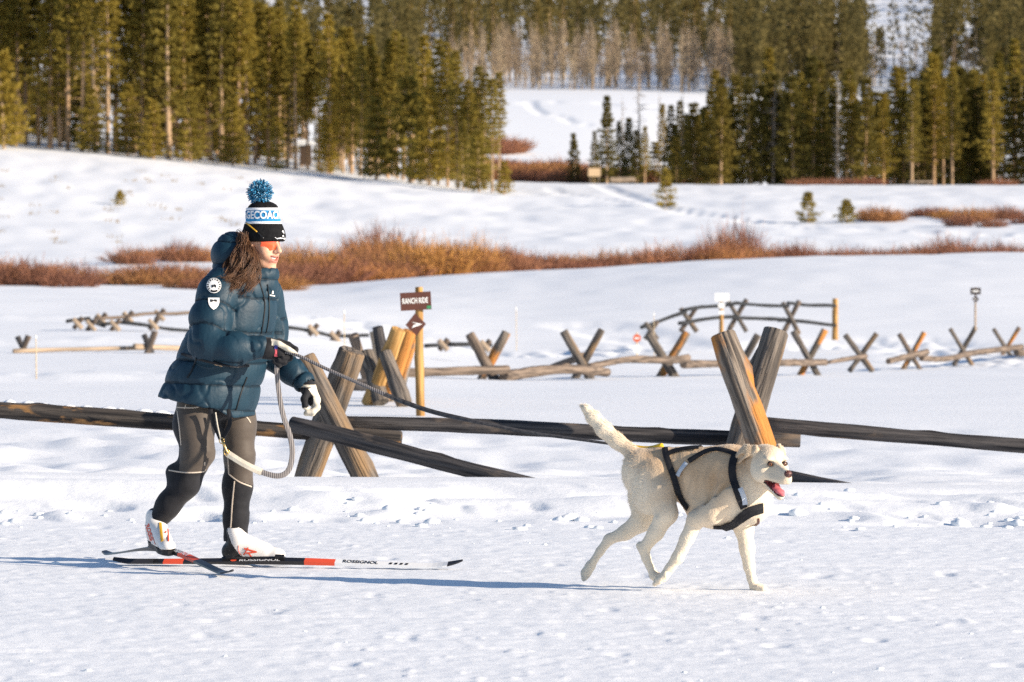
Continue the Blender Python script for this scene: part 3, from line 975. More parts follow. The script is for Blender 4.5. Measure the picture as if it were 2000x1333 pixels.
# middle fence: along the dip, from the sign to the right ----------------------
f = fence('log_fence', 1140, 745, 62, 'long low crossed-log fence of tan logs running right from the brown trail sign')
mid = [(955, 650, 747, 60, 0.060), (1140, 645, 745, 63, 0.055), (1306, 650, 742, 67, 0.060), (1452, 655, 730, 72, 0.05), (1582, 645, 728, 76, 0.055), (1683, 652, 712, 82, 0.048), (1782, 650, 712, 88, 0.048), (1882, 640, 702, 94, 0.046), (1967, 640, 700, 100, 0.046)]
for i, (px, yt, yb, d, rr) in enumerate(mid):
    ppm = FPX / d
    sp = (0.24 + 0.02 * (i % 3)) * ppm
    yb2 = yb + 0.12 * ppm
    L2(f, 'post', (px + sp * 0.9, yt, d + 0.1), (px - sp * 0.75, yb2, d + 0.15), rr, rr, 'post_orange' if i % 2 == 0 else 'post', 100 + i)
    L2(f, 'post', (px - sp, yt + 3, d - 0.1), (px + sp * 0.65, yb2, d - 0.05), rr * 0.95, rr, 'post' if i % 3 else 'rail_tan', 120 + i)
L2(f, 'rail', (786, 729, 58.2), (990, 722, 59.6), 0.058, 0.052, 'rail_tan', 31)
L2(f, 'rail', (984, 735, 59.6), (1186, 728, 62.4), 0.060, 0.066, 'rail_tan', 32, bend=0.012, rough=0.1)
L2(f, 'rail', (1066, 722, 64), (1140, 696, 63.4), 0.040, 0.05, 'rail_tan', 33)
L2(f, 'rail', (1150, 716, 62.6), (1342, 700, 66.4), 0.045, 0.055, 'rail_tan', 34, bend=0.006)
L2(f, 'rail', (1335, 712, 66.6), (1612, 708, 76), 0.055, 0.05, 'rail_tan', 35)
L2(f, 'rail', (1618, 708, 79), (1690, 696, 82), 0.035, 0.045, 'rail_tan', 36)
L2(f, 'rail', (1735, 706, 85), (1810, 688, 88), 0.05, 0.055, 'rail_tan', 37)
L2(f, 'rail', (1800, 700, 88), (1905, 690, 93), 0.055, 0.05, 'rail_tan', 38, bend=0.006)
L2(f, 'rail', (1880, 692, 93), (1996, 678, 99), 0.055, 0.055, 'rail_tan', 39)
L2(f, 'rail', (1985, 690, 99), (2200, 682, 108), 0.06, 0.06, 'rail_tan', 40)

# far two-rail fence on the mound ---------------------------------------------
f = fence('log_fence', 1500, 640, 104, 'far fence with two wavy black rails ending at a straight post on the mound')
L2(f, 'post', (1631, 584, 104), (1631, 664, 104), 0.058, 0.06, 'fresh', 51)
for i, (px, yt, yb, d, w) in enumerate(((1272, 628, 655, 100, 12), (1345, 600, 640, 101, 16), (1440, 585, 640, 102, 18), (1545, 588, 645, 103, 16))):
    L2(f, 'post', (px + w, yt, d + .1), (px - w, yb + 8, d + .1), 0.05, 0.05, 'rail_tan', 60 + i)
    L2(f, 'post', (px - w, yt + 3, d - .1), (px + w, yb + 8, d - .1), 0.048, 0.05, 'post', 70 + i)
for i, (a, b_) in enumerate((((1252, 640), (1340, 610)), ((1336, 606), (1440, 592)), ((1436, 592), (1540, 598)), ((1538, 592), (1632, 598)), ((1326, 632), (1440, 618)), ((1420, 619), (1545, 626)), ((1520, 626), (1632, 636)))):
    dd = lambda x: 99.8 + (x - 1252) / 380 * 4.1
    L2(f, 'rail', (a[0], a[1], dd(a[0])), (b_[0], b_[1], dd(b_[0])), 0.036, 0.036, 'rail_black', 80 + i, bend=0.008)

# left far fences ----------------------------------------------------------------
f = fence('log_fence', 250, 640, 100, 'distant half-buried fence with two wavy dark rails, left of the skier')
pl = [((130, 628), (175, 622)), ((172, 624), (205, 638)), ((200, 634), (240, 629)), ((236, 630), (300, 638)), ((296, 638), (370, 646)), ((185, 622), (250, 620)), ((246, 619), (310, 612)), ((306, 613), (372, 611)),
      ((560, 640), (600, 645)), ((596, 645), (650, 658)), ((646, 656), (720, 655)), ((830, 676), (880, 672)), ((876, 673), (960, 674))]
for i, (a, b_) in enumerate(pl):
    d = 92 if i < 11 else 82
    L2(f, 'rail', (a[0], a[1], d), (b_[0], b_[1], d + 0.3), 0.034, 0.032, 'rail_black' if i not in (5, 6, 7) else 'rail_tan', 200 + i, bend=0.012)
for i, (px, y, d) in enumerate(((152, 630, 92), (178, 634, 92), (225, 634, 92), (300, 632, 92), (198, 622, 93), (250, 618, 93), (312, 614, 93), (612, 643, 92), (655, 656, 92), (866, 672, 82), (948, 674, 82))):
    L2(f, 'post', (px + 9, y - 9, d - .2), (px - 8, y + 12, d - .2), 0.045, 0.045, 'rail_tan', 230 + i)
    L2(f, 'post', (px - 9, y - 7, d - .4), (px + 8, y + 12, d - .4), 0.042, 0.045, 'rail_pale', 250 + i)
f = fence('log_fence', 160, 690, 72, 'half-buried fence with a long pale rail and two crossed posts, left of the skier')
L2(f, 'rail', (26, 686, 72), (285, 680, 73), 0.034, 0.032, 'rail_pale', 271, bend=0.002)
L2(f, 'rail', (262, 677, 72.8), (430, 684, 74), 0.04, 0.036, 'rail_pale', 272)
for i, px in enumerate((45, 292)):
    L2(f, 'post', (px + 11, 657 - 9 * i, 72.6), (px - 6, 694, 72.6), 0.045, 0.045, 'rail_tan', 280 + i)
    L2(f, 'post', (px - 11, 658 - 4 * i, 72.9), (px + 6, 694, 72.9), 0.043, 0.045, 'rail_dark', 284 + i)


# ------------------------------------------------------------------ signs
def text_mesh(s, size=1.0, bold=0.0, align='CENTER', extrude=0.0):
    cu = bpy.data.curves.new('t', 'FONT')
    cu.body = s; cu.size = size; cu.offset = bold; cu.align_x = align; cu.align_y = 'CENTER'; cu.extrude = extrude
    cu.resolution_u = 3
    o = bpy.data.objects.new('t', cu)
    col.objects.link(o)
    dg = bpy.context.evaluated_depsgraph_get()
    me = o.evaluated_get(dg).to_mesh()
    V = np.array([v.co[:] for v in me.vertices]); Fc = [tuple(p.vertices) for p in me.polygons]
    o.evaluated_get(dg).to_mesh_clear()
    bpy.data.objects.remove(o); bpy.data.curves.remove(cu)
    return V, Fc


def flat_on(V, org, ux, uz):
    """2D (x,y) verts into the world on axes ux (right), uz (up)"""
    return np.asarray(org) + V[:, :1] * np.asarray(ux) + V[:, 1:2] * np.asarray(uz)


def frame_xz(yaw, roll=0.0):
    ux = np.array([math.cos(yaw), math.sin(yaw), 0.0]); uz = np.array([0, 0, 1.0])
    c, s = math.cos(roll), math.sin(roll)
    return ux * c + uz * s, uz * c - ux * s, np.array([math.sin(yaw), -math.cos(yaw), 0.0])   # right, up, towards the viewer


def slab(bd, c, ux, uz, nv, pts2, th, m=0):
    pts2 = np.asarray(pts2, float); n = len(pts2)
    fr = np.array([c + p[0] * ux + p[1] * uz + nv * th / 2 for p in pts2])
    bk = fr - nv * th
    fs = [tuple(range(n)), tuple(range(2 * n - 1, n - 1, -1))] + [(i, i + n, (i + 1) % n + n, (i + 1) % n) for i in range(n)]
    bd.add(np.vstack([fr, bk]), fs, m)


D = 40.2
s = fence('trail_sign', 818, 812, D, 'trail sign on a peeled pine post: brown name board over a brown diamond with arrow', 'sign')
log(s, 'post', P(822, 838, D), P(818, 562, D), 0.037, 0.033, M['fresh'], 301, bend=0.002)
ppm = FPX / D
ux, uz, nv = frame_xz(0.10, R(3.0))
c = P(811, 588.5, D) + nv * 0.05
bw, bh = 60 / ppm, 35 / ppm
b = MB(); slab(b, c, ux, uz, nv, [(-bw / 2, -bh / 2), (bw / 2, -bh / 2), (bw / 2, bh / 2), (-bw / 2, bh / 2)], 0.022)
bd = b.build('name_board', M['sign_brown'], s)
V, Fc = text_mesh('RANCH RIDE', 1.0, 0.02)
V[:, 0] *= (50 / ppm) / np.ptp(V[:, 0]); V[:, 1] *= (11 / ppm) / np.ptp(V[:, 1])
mk('lettering', flat_on(V, c + nv * 0.0125 + uz * (0.5 / ppm) - ux * (1.5 / ppm), ux, uz), Fc, M['sign_white'], bd)
V = np.array([(-4, -3, 0), (4, -3, 0), (4, 3, 0), (-4, 3, 0)]) / ppm
mk('green_marker', flat_on(V, c + nv * 0.0125 + ux * (25 / ppm) - uz * (13 / ppm), ux, uz), [(0, 1, 2, 3)], M['sign_green'], bd)
c = P(811, 634, D) + nv * 0.05
b = MB(); hs = 20 / ppm; slab(b, c, ux, uz, nv, [(0, -hs * 1.1), (hs, 0), (0, hs * 1.1), (-hs, 0)], 0.018)
dm = b.build('diamond_board', M['sign_brown'], s)
V = np.array([(-9, 6, 0), (13, 0, 0), (-8, -6.5, 0), (-4, -0.5, 0), (3, 0.6, 0)]) / ppm
mk('arrow_mark', flat_on(V, c + nv * 0.0105, ux, uz), [(0, 4, 1), (4, 3, 2, 1)], M['sign_white'], dm)

D = 92.0
s = fence('trail_sign', 1905, 634, D, 'small distant dark trail sign alone on the right of the mound', 'sign')
ppm = FPX / D
log(s, 'post', P(1905, 645, D), P(1905, 562, D), 0.02, 0.018, M['rail_pale'], 311)
ux, uz, nv = frame_xz(0.0)
for nm, py, shp in (('name_board', 569, [(-10, -6.5), (10, -6.5), (10, 6.5), (-10, 6.5)]), ('diamond_board', 584.5, [(0, -7), (7, 0), (0, 7), (-7, 0)])):
    c = P(1905, py, D) + nv * 0.04
    b = MB(); slab(b, c, ux, uz, nv, np.array(shp) / ppm, 0.02)
    bd = b.build(nm, M['sign_dark'], s)
    V = (np.array([(-6, -1.6, 0), (6, -1.6, 0), (6, 1.6, 0), (-6, 1.6, 0)]) if nm == 'name_board' else np.array([(-3.5, 1.2, 0), (-3.5, -1.2, 0), (3.5, 0, 0)])) / ppm
    mk('mark', flat_on(V, c + nv * 0.0115, ux, uz), [tuple(range(len(V)))], M['sign_white'], bd)

D = 97.0
s = fence('map_sign', 1409, 642, D, 'white rectangular trail board with a round white plate on a pale post', 'sign')
ppm = FPX / D
log(s, 'post', P(1409, 655, D), P(1409, 575, D), 0.045, 0.042, M['fresh'], 321)
c = P(1410, 581, D) + nv * 0.06
b = MB(); slab(b, c, ux, uz, nv, np.array([(-14, -8), (14, -8), (14, 8), (-14, 8)]) / ppm, 0.03); b.build('board', M['sign_white'], s)
c = P(1409, 597, D) + nv * 0.06
b = MB(); slab(b, c, ux, uz, nv, np.array([(7 * math.cos(a), 6 * math.sin(a)) for a in np.arange(12) * math.pi / 6]) / ppm, 0.02); b.build('round_plate', M['sign_white'], s)
c = P(1409, 611, D) + nv * 0.06
b = MB(); slab(b, c, ux, uz, nv, np.array([(-5, -4), (5, -4), (5, 4), (-5, 4)]) / ppm, 0.02); b.build('small_plate', M['sign_white'], s)

D = 78.0
s = fence('warning_sign', 1244, 695, D, 'thin pole with a round red plate over a round white plate', 'sign')
ppm = FPX / D
log(s, 'post', P(1244, 705, D), P(1244, 650, D), 0.014, 0.012, M['bamboo'], 331)
for nm, py, m, rr in (('red_plate', 661, 'sign_red', 8), ('white_plate', 682, 'sign_white', 8)):
    c = P(1244, py, D) + nv * 0.03
    b = MB(); slab(b, c, ux, uz, nv, np.array([(rr * math.cos(a), rr * math.sin(a)) for a in np.arange(14) * math.pi / 7]) / ppm, 0.012)
    bd = b.build(nm, M[m], s)
    if nm == 'red_plate':
        V = np.array([(-4.5, -1.5, 0), (4.5, -1.5, 0), (4.5, 1.5, 0), (-4.5, 1.5, 0)]) / ppm
        mk('bar', flat_on(V, c + nv * 0.0075, ux, uz), [(0, 1, 2, 3)], M['sign_white'], bd)

for i, (px, y0, y1, d, lab) in enumerate(((70, 735, 655, 50, 'thin pale marker pole in the snow near the left picture edge'),
                                          (672, 690, 606, 60, 'thin pale marker pole left of the crowded fence corner'),
                                          (1008, 680, 600, 80, 'thin pale marker pole behind the gap in the tan rail fence'),
                                          (1277, 690, 610, 84, 'thin pale marker pole beside the round red plate'))):
    p = P(px, y1, d)
    e = empty('marker_pole', (p[0], d, ground(p[0], d)), lab, 'pole', 'marker poles')
    log(e, 'pole', P(px + 1, y0 + 6, d), P(px, y1, d), 0.006, 0.005, M['bamboo'], 340 + i, sides=8)
    b = MB(); b.tube([P(px, y1 + 6, d) + [0, -.012, 0], P(px, y1 + 1, d) + [0, -.012, 0]], 0.011, 7)
    b.build('tip_band', M['sign_white'], e)

# things on the crest and at the edge of the stand
D = 398
s = fence('notice_board', 1161, 352, D, 'small tan notice board in front of the red willow patch', 'sign')
ppm = FPX / D
b = MB(); slab(b, P(1161, 337, D), ux, uz, nv, np.array([(-12, -8), (12, -8), (12, 8), (-12, 8)]) / ppm, 0.08); b.build('board', M['tan_board'], s)
for k in (-8, 8):
    log(s, 'post', P(1161 + k, 362, D + .2), P(1161 + k, 330, D + .2), 0.06, 0.06, M['rail_tan'], 351 + k)
s = fence('log_pile', 1213, 352, D, 'low pale log pile on the snow crest right of the notice board', 'logs')
for k in range(6):
    z = 354 - (k // 3) * 4
    log(s, 'log', P(1192 + (k % 3) * 4, z, D - 1 + (k % 3) * 0.4), P(1240 - (k % 2) * 6, z - 1, D - 1 + (k % 3) * 0.4), 0.12, 0.11, M['rail_pale'], 360 + k, sides=8)
s = fence('log_bench', 1798, 355, 398, 'long pale log bench on the snow crest below the right forest', 'bench')
log(s, 'seat', P(1774, 355.5, 398), P(1824, 355, 398), 0.07, 0.07, M['rail_pale'], 371, sides=8)
for k in (1782, 1814):
    log(s, 'leg', P(k, 364, 398), P(k, 356, 398), 0.08, 0.08, M['rail_tan'], 372 + k, sides=8)
D = 380
s = fence('log_hut', 597, 318, D, 'tiny dark hut with a snowy roof between the pines of the dense stand', 'hut')
b = MB(); b.box(P(597, 303, D + 1), (0.9, 1.2, 1.6)); b.build('wall', M['hut_wall'], s)
b = MB(); slab(b, P(597, 281, D + 1), ux, uz, nv, [(-0.85, -0.25), (0.85, -0.05), (0.7, 0.12), (-0.2, 0.35), (-0.85, 0.0)], 1.7); b.build('roof', M['roof_snow'], s)
# lumps of snow thrown off the track
b = MB()
cr = np.random.default_rng(31)
ico_v = np.array([[0, 0, 1], [.894, 0, .447], [.276, .851, .447], [-.724, .526, .447], [-.724, -.526, .447], [.276, -.851, .447], [.724, .526, -.447], [-.276, .851, -.447], [-.894, 0, -.447], [-.276, -.851, -.447], [.724, -.526, -.447], [0, 0, -1]])
ico_f = [(0, 1, 2), (0, 2, 3), (0, 3, 4), (0, 4, 5), (0, 5, 1), (1, 6, 2), (2, 7, 3), (3, 8, 4), (4, 9, 5), (5, 10, 1), (6, 7, 2), (7, 8, 3), (8, 9, 4), (9, 10, 5), (10, 6, 1), (11, 7, 6), (11, 8, 7), (11, 9, 8), (11, 10, 9), (11, 6, 10)]
for k in range(190):
    d = cr.normal(25.35, 0.3) if k < 130 else cr.uniform(15, 25)
    x = cr.uniform(-0.125, 0.125) * d
    s_ = (cr.gamma(1.8, 0.007) + 0.004) * (1 if k < 130 else 0.3)
    b.add(ico_v * (1 + cr.normal(0, 0.16, (12, 1))) * s_ * [1.5, 1.1, 0.7] + [x, d, ground(x, d) + s_ * 0.12], ico_f)
tag(b.build('snow_crumbs', M['snow'], None, True), 'loose crumbs of snow along the foot of the ploughed bank', 'snow', kind='stuff')


# ------------------------------------------------------------------ sculpting: signed distances -> one continuous surface
class Sculpt:
    def __init__(s, lo, hi, h):
        s.lo = np.array(lo, float); s.h = h
        n = np.ceil((np.array(hi, float) - s.lo) / h).astype(int) + 1
        s.ax = [s.lo[i] + np.arange(n[i]) * h for i in range(3)]
        s.F = np.full(tuple(n), 1.0, np.float32)

    def _win(s, lo, hi):
        sl = []
        for i in range(3):
            a = max(0, int((lo[i] - s.lo[i]) / s.h) - 1); b = min(len(s.ax[i]), int((hi[i] - s.lo[i]) / s.h) + 3)
            if a >= b: return None, None
            sl.append(slice(a, b))
        g = np.meshgrid(*[s.ax[i][sl[i]] for i in range(3)], indexing='ij')
        return tuple(sl), np.stack(g, -1)

    def _mix(s, sl, d, k, op):
        A = s.F[sl]
        if op == 'sub':
            d = -d
            if k <= 0: s.F[sl] = np.maximum(A, d); return
            h = np.clip(0.5 - 0.5 * (d - A) / k, 0, 1)
            s.F[sl] = d * (1 - h) + A * h + k * h * (1 - h); return
        if k <= 0: s.F[sl] = np.minimum(A, d); return
        h = np.clip(0.5 + 0.5 * (A - d) / k, 0, 1)
        s.F[sl] = A * (1 - h) + d * h - k * h * (1 - h)

    def cone(s, a, b, ra, rb, k=0.02, op='add', flat=None):
        """rounded cone a->b; flat=(axis, factor) squashes it along an axis"""
        a = np.asarray(a, float); b = np.asarray(b, float)
        m = max(ra, rb) * (1.6 if flat else 1) + k + 3 * s.h
        sl, X = s._win(np.minimum(a, b) - m, np.maximum(a, b) + m)
        if sl is None: return
        ab = b - a
        t = np.clip(((X - a) @ ab) / (ab @ ab + 1e-12), 0, 1)
        q = X - a - t[..., None] * ab
        if flat is not None:
            ax = nrm(flat[0])
            pr = q @ ax
            q = q + (pr * (1 / flat[1] - 1))[..., None] * ax
        s._mix(sl, np.linalg.norm(q, axis=-1) - (ra + (rb - ra) * t), k, op)

    def chain(s, pts, rads, k=0.02, **kw):
        for i in range(len(pts) - 1):
            s.cone(pts[i], pts[i + 1], rads[i], rads[i + 1], k, **kw)

    def ball(s, c, r, axes=None, k=0.02, op='add'):
        c = np.asarray(c, float)
        r = np.broadcast_to(np.asarray(r, float), (3,))
        A = np.eye(3) if axes is None else np.array([nrm(a) for a in axes])
        m = r.max() + k + 3 * s.h
        sl, X = s._win(c - m, c + m)
        if sl is None: return
        q = (X - c) @ A.T
        k0 = np.linalg.norm(q / r, axis=-1); k1 = np.linalg.norm(q / r ** 2, axis=-1) + 1e-9
        s._mix(sl, np.where(k1 > 1e-6, k0 * (k0 - 1) / k1, -r.min()), k, op)

    def field(s, fn, lo, hi, k=0.02, op='add'):
        sl, X = s._win(lo, hi)
        s._mix(sl, fn(X), k, op)

    def mesh(s, smooth=1):
        F = s.F.copy()
        F[0] = F[-1] = 1; F[:, 0] = F[:, -1] = 1; F[:, :, 0] = F[:, :, -1] = 1
        sg = F < 0
        cs = [(0, 0, 0), (1, 0, 0), (0, 1, 0), (1, 1, 0), (0, 0, 1), (1, 0, 1), (0, 1, 1), (1, 1, 1)]
        nx, ny, nz = [n - 1 for n in F.shape]
        cnt = np.zeros((nx, ny, nz), np.int8)
        for c in cs: cnt += sg[c[0]:c[0] + nx, c[1]:c[1] + ny, c[2]:c[2] + nz]
        act = (cnt > 0) & (cnt < 8)
        I = np.argwhere(act)
        vid = np.full((nx, ny, nz), -1, np.int64); vid[act] = np.arange(len(I))
        val = np.stack([F[I[:, 0] + c[0], I[:, 1] + c[1], I[:, 2] + c[2]] for c in cs], 1)
        acc = np.zeros((len(I), 3)); w = np.zeros(len(I))
        for e in [(0, 1), (2, 3), (4, 5), (6, 7), (0, 2), (1, 3), (4, 6), (5, 7), (0, 4), (1, 5), (2, 6), (3, 7)]:
            fa, fb = val[:, e[0]], val[:, e[1]]
            cr = (fa < 0) != (fb < 0)
            t = np.where(cr, fa / (fa - fb + 1e-12), 0)
            p = np.array(cs[e[0]]) + t[:, None] * (np.array(cs[e[1]]) - np.array(cs[e[0]]))
            acc += np.where(cr[:, None], p, 0); w += cr
        V = (I + acc / w[:, None]) * s.h + s.lo
        Q = []
        for axn in range(3):
            o = [(axn + 1) % 3, (axn + 2) % 3]
            a = sg[tuple(slice(0, -1) if i == axn else slice(1, -1) for i in range(3))]
            b = sg[tuple(slice(1, None) if i == axn else slice(1, -1) for i in range(3))]
            E = np.argwhere(a != b)
            if not len(E): continue
            E = E + np.array([0 if i == axn else 1 for i in range(3)])
            flip = sg[E[:, 0], E[:, 1], E[:, 2]]
            q = []
            for da, db in ((-1, -1), (0, -1), (0, 0), (-1, 0)):
                J = E.copy(); J[:, o[0]] += da; J[:, o[1]] += db
                q.append(vid[J[:, 0], J[:, 1], J[:, 2]])
            q = np.stack(q, 1)
            q[~flip] = q[~flip][:, ::-1]
            Q.append(q)
        Q = np.vstack(Q)
        Q = Q[(Q >= 0).all(1)]
        for _ in range(smooth):
            V = relax(V, Q, 0.5)
        return V, Q


def relax(V, Q, a):
    S = np.zeros_like(V); n = np.zeros(len(V))
    for i, j in ((0, 1), (1, 2), (2, 3), (3, 0)):
        for u, v in ((i, j), (j, i)):
            for c in range(3):
                S[:, c] += np.bincount(Q[:, u], V[Q[:, v], c], len(V))
            n += np.bincount(Q[:, u], minlength=len(V))
    return V + a * (S / np.maximum(n, 1)[:, None] - V)


def vnormals(V, Q):
    fn = np.cross(V[Q[:, 2]] - V[Q[:, 0]], V[Q[:, 3]] - V[Q[:, 1]])
    N = np.zeros_like(V)
    for i in range(4):
        for c in range(3):
            N[:, c] += np.bincount(Q[:, i], fn[:, c], len(V))
    return N / (np.linalg.norm(N, axis=1)[:, None] + 1e-12)


def noise3(X, sc, seed=0):
    return (vnoise(X[:, 0] * sc + 7.1, X[:, 2] * sc, seed) + vnoise(X[:, 1] * sc + 3.7, X[:, 2] * sc + 5.5, seed + 1) + vnoise(X[:, 0] * sc + X[:, 1] * sc * 0.6, X[:, 1] * sc + 9, seed + 2)) / 1.7


def bvh_of(V, Q):
    return BVHTree.FromPolygons([Vector(v) for v in V], [tuple(int(i) for i in q) for q in Q])


EYE = np.array([0, 0, CAMZ])


def shine(bvh, p, frm=None):
    """Where the line from frm (default the camera stand) through p meets a surface: point, normal."""
    o = EYE if frm is None else frm
    d = nrm(p - o)
    hit = bvh.ray_cast(Vector(o), Vector(d))
    if hit[0] is None:
        hit = bvh.find_nearest(Vector(p))
    n = np.array(hit[1])
    if n @ d > 0: n = -n
    return np.array(hit[0]), n


def lay(bvh, pts2, depth, off=0.004, frm=None):
    """Lay photo-plane points (px,py) of a flat pattern onto a sculpted surface."""
    out = []
    for q in pts2:
        h, n = shine(bvh, P(q[0], q[1], depth), frm)
        out.append(h + n * off)
    return np.array(out)


def strap(bvh, pts2, width, depth, off=0.004, n=24, thick=0.004, frm=None, parent=None, name='strap', m=None, smooth_it=2):
    """Flat webbing lying on a surface along a polyline of photo points."""
    c = spline(pts2, n)
    h = []; nn = []
    for q in c:
        a, b_ = shine(bvh, P(q[0], q[1], depth), frm)
        h.append(a); nn.append(b_)
    h = np.array(h); nn = np.array(nn)
    for _ in range(smooth_it):
        h[1:-1] = 0.5 * h[1:-1] + 0.25 * (h[:-2] + h[2:]); nn[1:-1] = 0.5 * nn[1:-1] + 0.25 * (nn[:-2] + nn[2:])
    nn /= np.linalg.norm(nn, axis=1)[:, None]
    return ribbon(h + nn * off, nn, width, thick, name, m, parent)


def ribbon(c, nn, width, thick, name, m, parent):
    c = np.asarray(c, float); n = len(c)
    t = np.gradient(c, axis=0); t /= np.linalg.norm(t, axis=1)[:, None] + 1e-12
    s = np.cross(t, nn); s /= np.linalg.norm(s, axis=1)[:, None] + 1e-12
    w = np.broadcast_to(np.asarray(width, float), (n,))[:, None] / 2
    ring = np.stack([c - s * w - nn * thick / 2, c - s * w + nn * thick / 2, c + nn * thick * 0.8, c + s * w + nn * thick / 2, c + s * w - nn * thick / 2], 1)
    Fc = []
    for i in range(n - 1):
        for j in range(5):
            k = (j + 1) % 5
            Fc.append((i * 5 + j, (i + 1) * 5 + j, (i + 1) * 5 + k, i * 5 + k))
    Fc.append((0, 1, 2, 3, 4)); Fc.append(tuple((n - 1) * 5 + j for j in (4, 3, 2, 1, 0)))
    return mk(name, ring.reshape(-1, 3), Fc, m, parent, False)


# ------------------------------------------------------------------ the skier
DS = 22.0
def q(px, py, dd=0.0):
    return P(px, py, DS + dd)


M['skin'] = mat('skin', (0.62, 0.355, 0.235), 0.5, 0.35, (0.54, 0.285, 0.18), 22, bump=0.06, bscale=160, bdist=0.002)
M['skin'].node_tree.nodes['Principled BSDF'].inputs['Subsurface Weight'].default_value = 0.12
M['skin'].node_tree.nodes['Principled BSDF'].inputs['Subsurface Radius'].default_value = (0.012, 0.005, 0.003)
M['lip'] = mat('lips', (0.44, 0.165, 0.12), 0.5)
M['teeth'] = mat('teeth', (0.75, 0.72, 0.66), 0.3)
M['jacket'] = mat('teal_jacket_nylon', (0.0055, 0.026, 0.045), 0.55, 0.32, (0.008, 0.034, 0.056), 11, bump=0.4, bscale=70, bdist=0.004)
M['black'] = mat('black_fabric', (0.010, 0.010, 0.012), 0.75, 0.2, (0.016, 0.016, 0.019), 30, sheen=0.1, bump=0.3, bscale=90, bdist=0.003)
M['tights'] = mat('brown_grey_tights', (0.083, 0.065, 0.051), 0.62, 0.25, (0.068, 0.053, 0.042), 14, sheen=0.15, bump=0.15, bscale=50, bdist=0.003)
M['piping'] = mat('beige_piping', (0.50, 0.42, 0.34), 0.6)
M['knit_black'] = mat('black_knit', (0.008, 0.008, 0.009), 0.95, 0.1, (0.014, 0.014, 0.015), 60, bump=0.8, bscale=160, bdist=0.004)
M['knit_blue'] = mat('blue_knit', (0.035, 0.24, 0.47), 0.9, 0.1, (0.028, 0.20, 0.42), 60, bump=0.6, bscale=160, bdist=0.003)
M['knit_white'] = mat('white_knit', (0.74, 0.75, 0.77), 0.9, 0.1, bump=0.6, bscale=160, bdist=0.003)
M['yarn_blue'] = mat('blue_yarn', (0.06, 0.30, 0.52), 0.9, 0.1)
M['yarn_teal'] = mat('dark_blue_yarn', (0.022, 0.085, 0.15), 0.9, 0.1)
M['yarn_pale'] = mat('pale_blue_yarn', (0.40, 0.58, 0.70), 0.9, 0.1)
M['hair'] = mat('brown_hair', (0.075, 0.033, 0.016), 0.45, 0.45, (0.17, 0.08, 0.036), 40, (1, 1, 0.3))
M['lens'] = mat('orange_lens', (0.75, 0.085, 0.012), 0.12, 0.6, coat=0.6)
M['frame_black'] = mat('black_plastic', (0.012, 0.012, 0.013), 0.3, 0.5)
M['frame_yellow'] = mat('yellow_plastic', (0.65, 0.36, 0.03), 0.4, 0.4)
M['cream'] = mat('cream_leather', (0.66, 0.60, 0.49), 0.65, 0.3, (0.56, 0.50, 0.40), 30, bump=0.2, bscale=60, bdist=0.004)
M['white_boot'] = mat('white_boot_shell', (0.78, 0.74, 0.70), 0.4, 0.4, (0.72, 0.68, 0.64), 20)
M['boot_black'] = mat('black_boot_plastic', (0.012, 0.012, 0.013), 0.45, 0.4)
M['red'] = mat('orange_red_print', (0.72, 0.085, 0.035), 0.45, 0.4)
M['ski_white'] = mat('white_ski_top', (0.78, 0.78, 0.78), 0.3, 0.5)
M['ski_black'] = mat('black_ski_top', (0.014, 0.013, 0.015), 0.3, 0.5)
M['ski_base'] = mat('ski_base', (0.03, 0.03, 0.035), 0.5, 0.3)
M['metal'] = mat('brass', (0.62, 0.42, 0.16), 0.3, 0.5)
M['metal'].node_tree.nodes['Principled BSDF'].inputs['Metallic'].default_value = 0.9
M['flag_blue'] = mat('blue_label', (0.03, 0.04, 0.22), 0.6)
M['flag_red'] = mat('red_label', (0.62, 0.10, 0.12), 0.6)
M['zip'] = mat('dark_zip', (0.006, 0.009, 0.013), 0.6)
M['tape'] = mat('jacket_tape', (0.05, 0.06, 0.08), 0.6)

base = q(430, 1105)
person = empty('person', (base[0], DS, 0.0), 'skier in a teal puffer jacket and pompom hat gliding behind the dog', 'person')

# head axes
HY, HPIT = R(33), R(3)
hf = np.array([math.cos(HY) * math.cos(HPIT), -math.sin(HY) * math.cos(HPIT), -math.sin(HPIT)])
hl = np.array([math.sin(HY), math.cos(HY), 0.0])
hu = np.cross(hf, hl)
HC = q(507, 477)
HS = 1.0


def hp(f_, l_, u_):
    return HC + HS * (hf * f_ + hl * l_ + hu * u_)


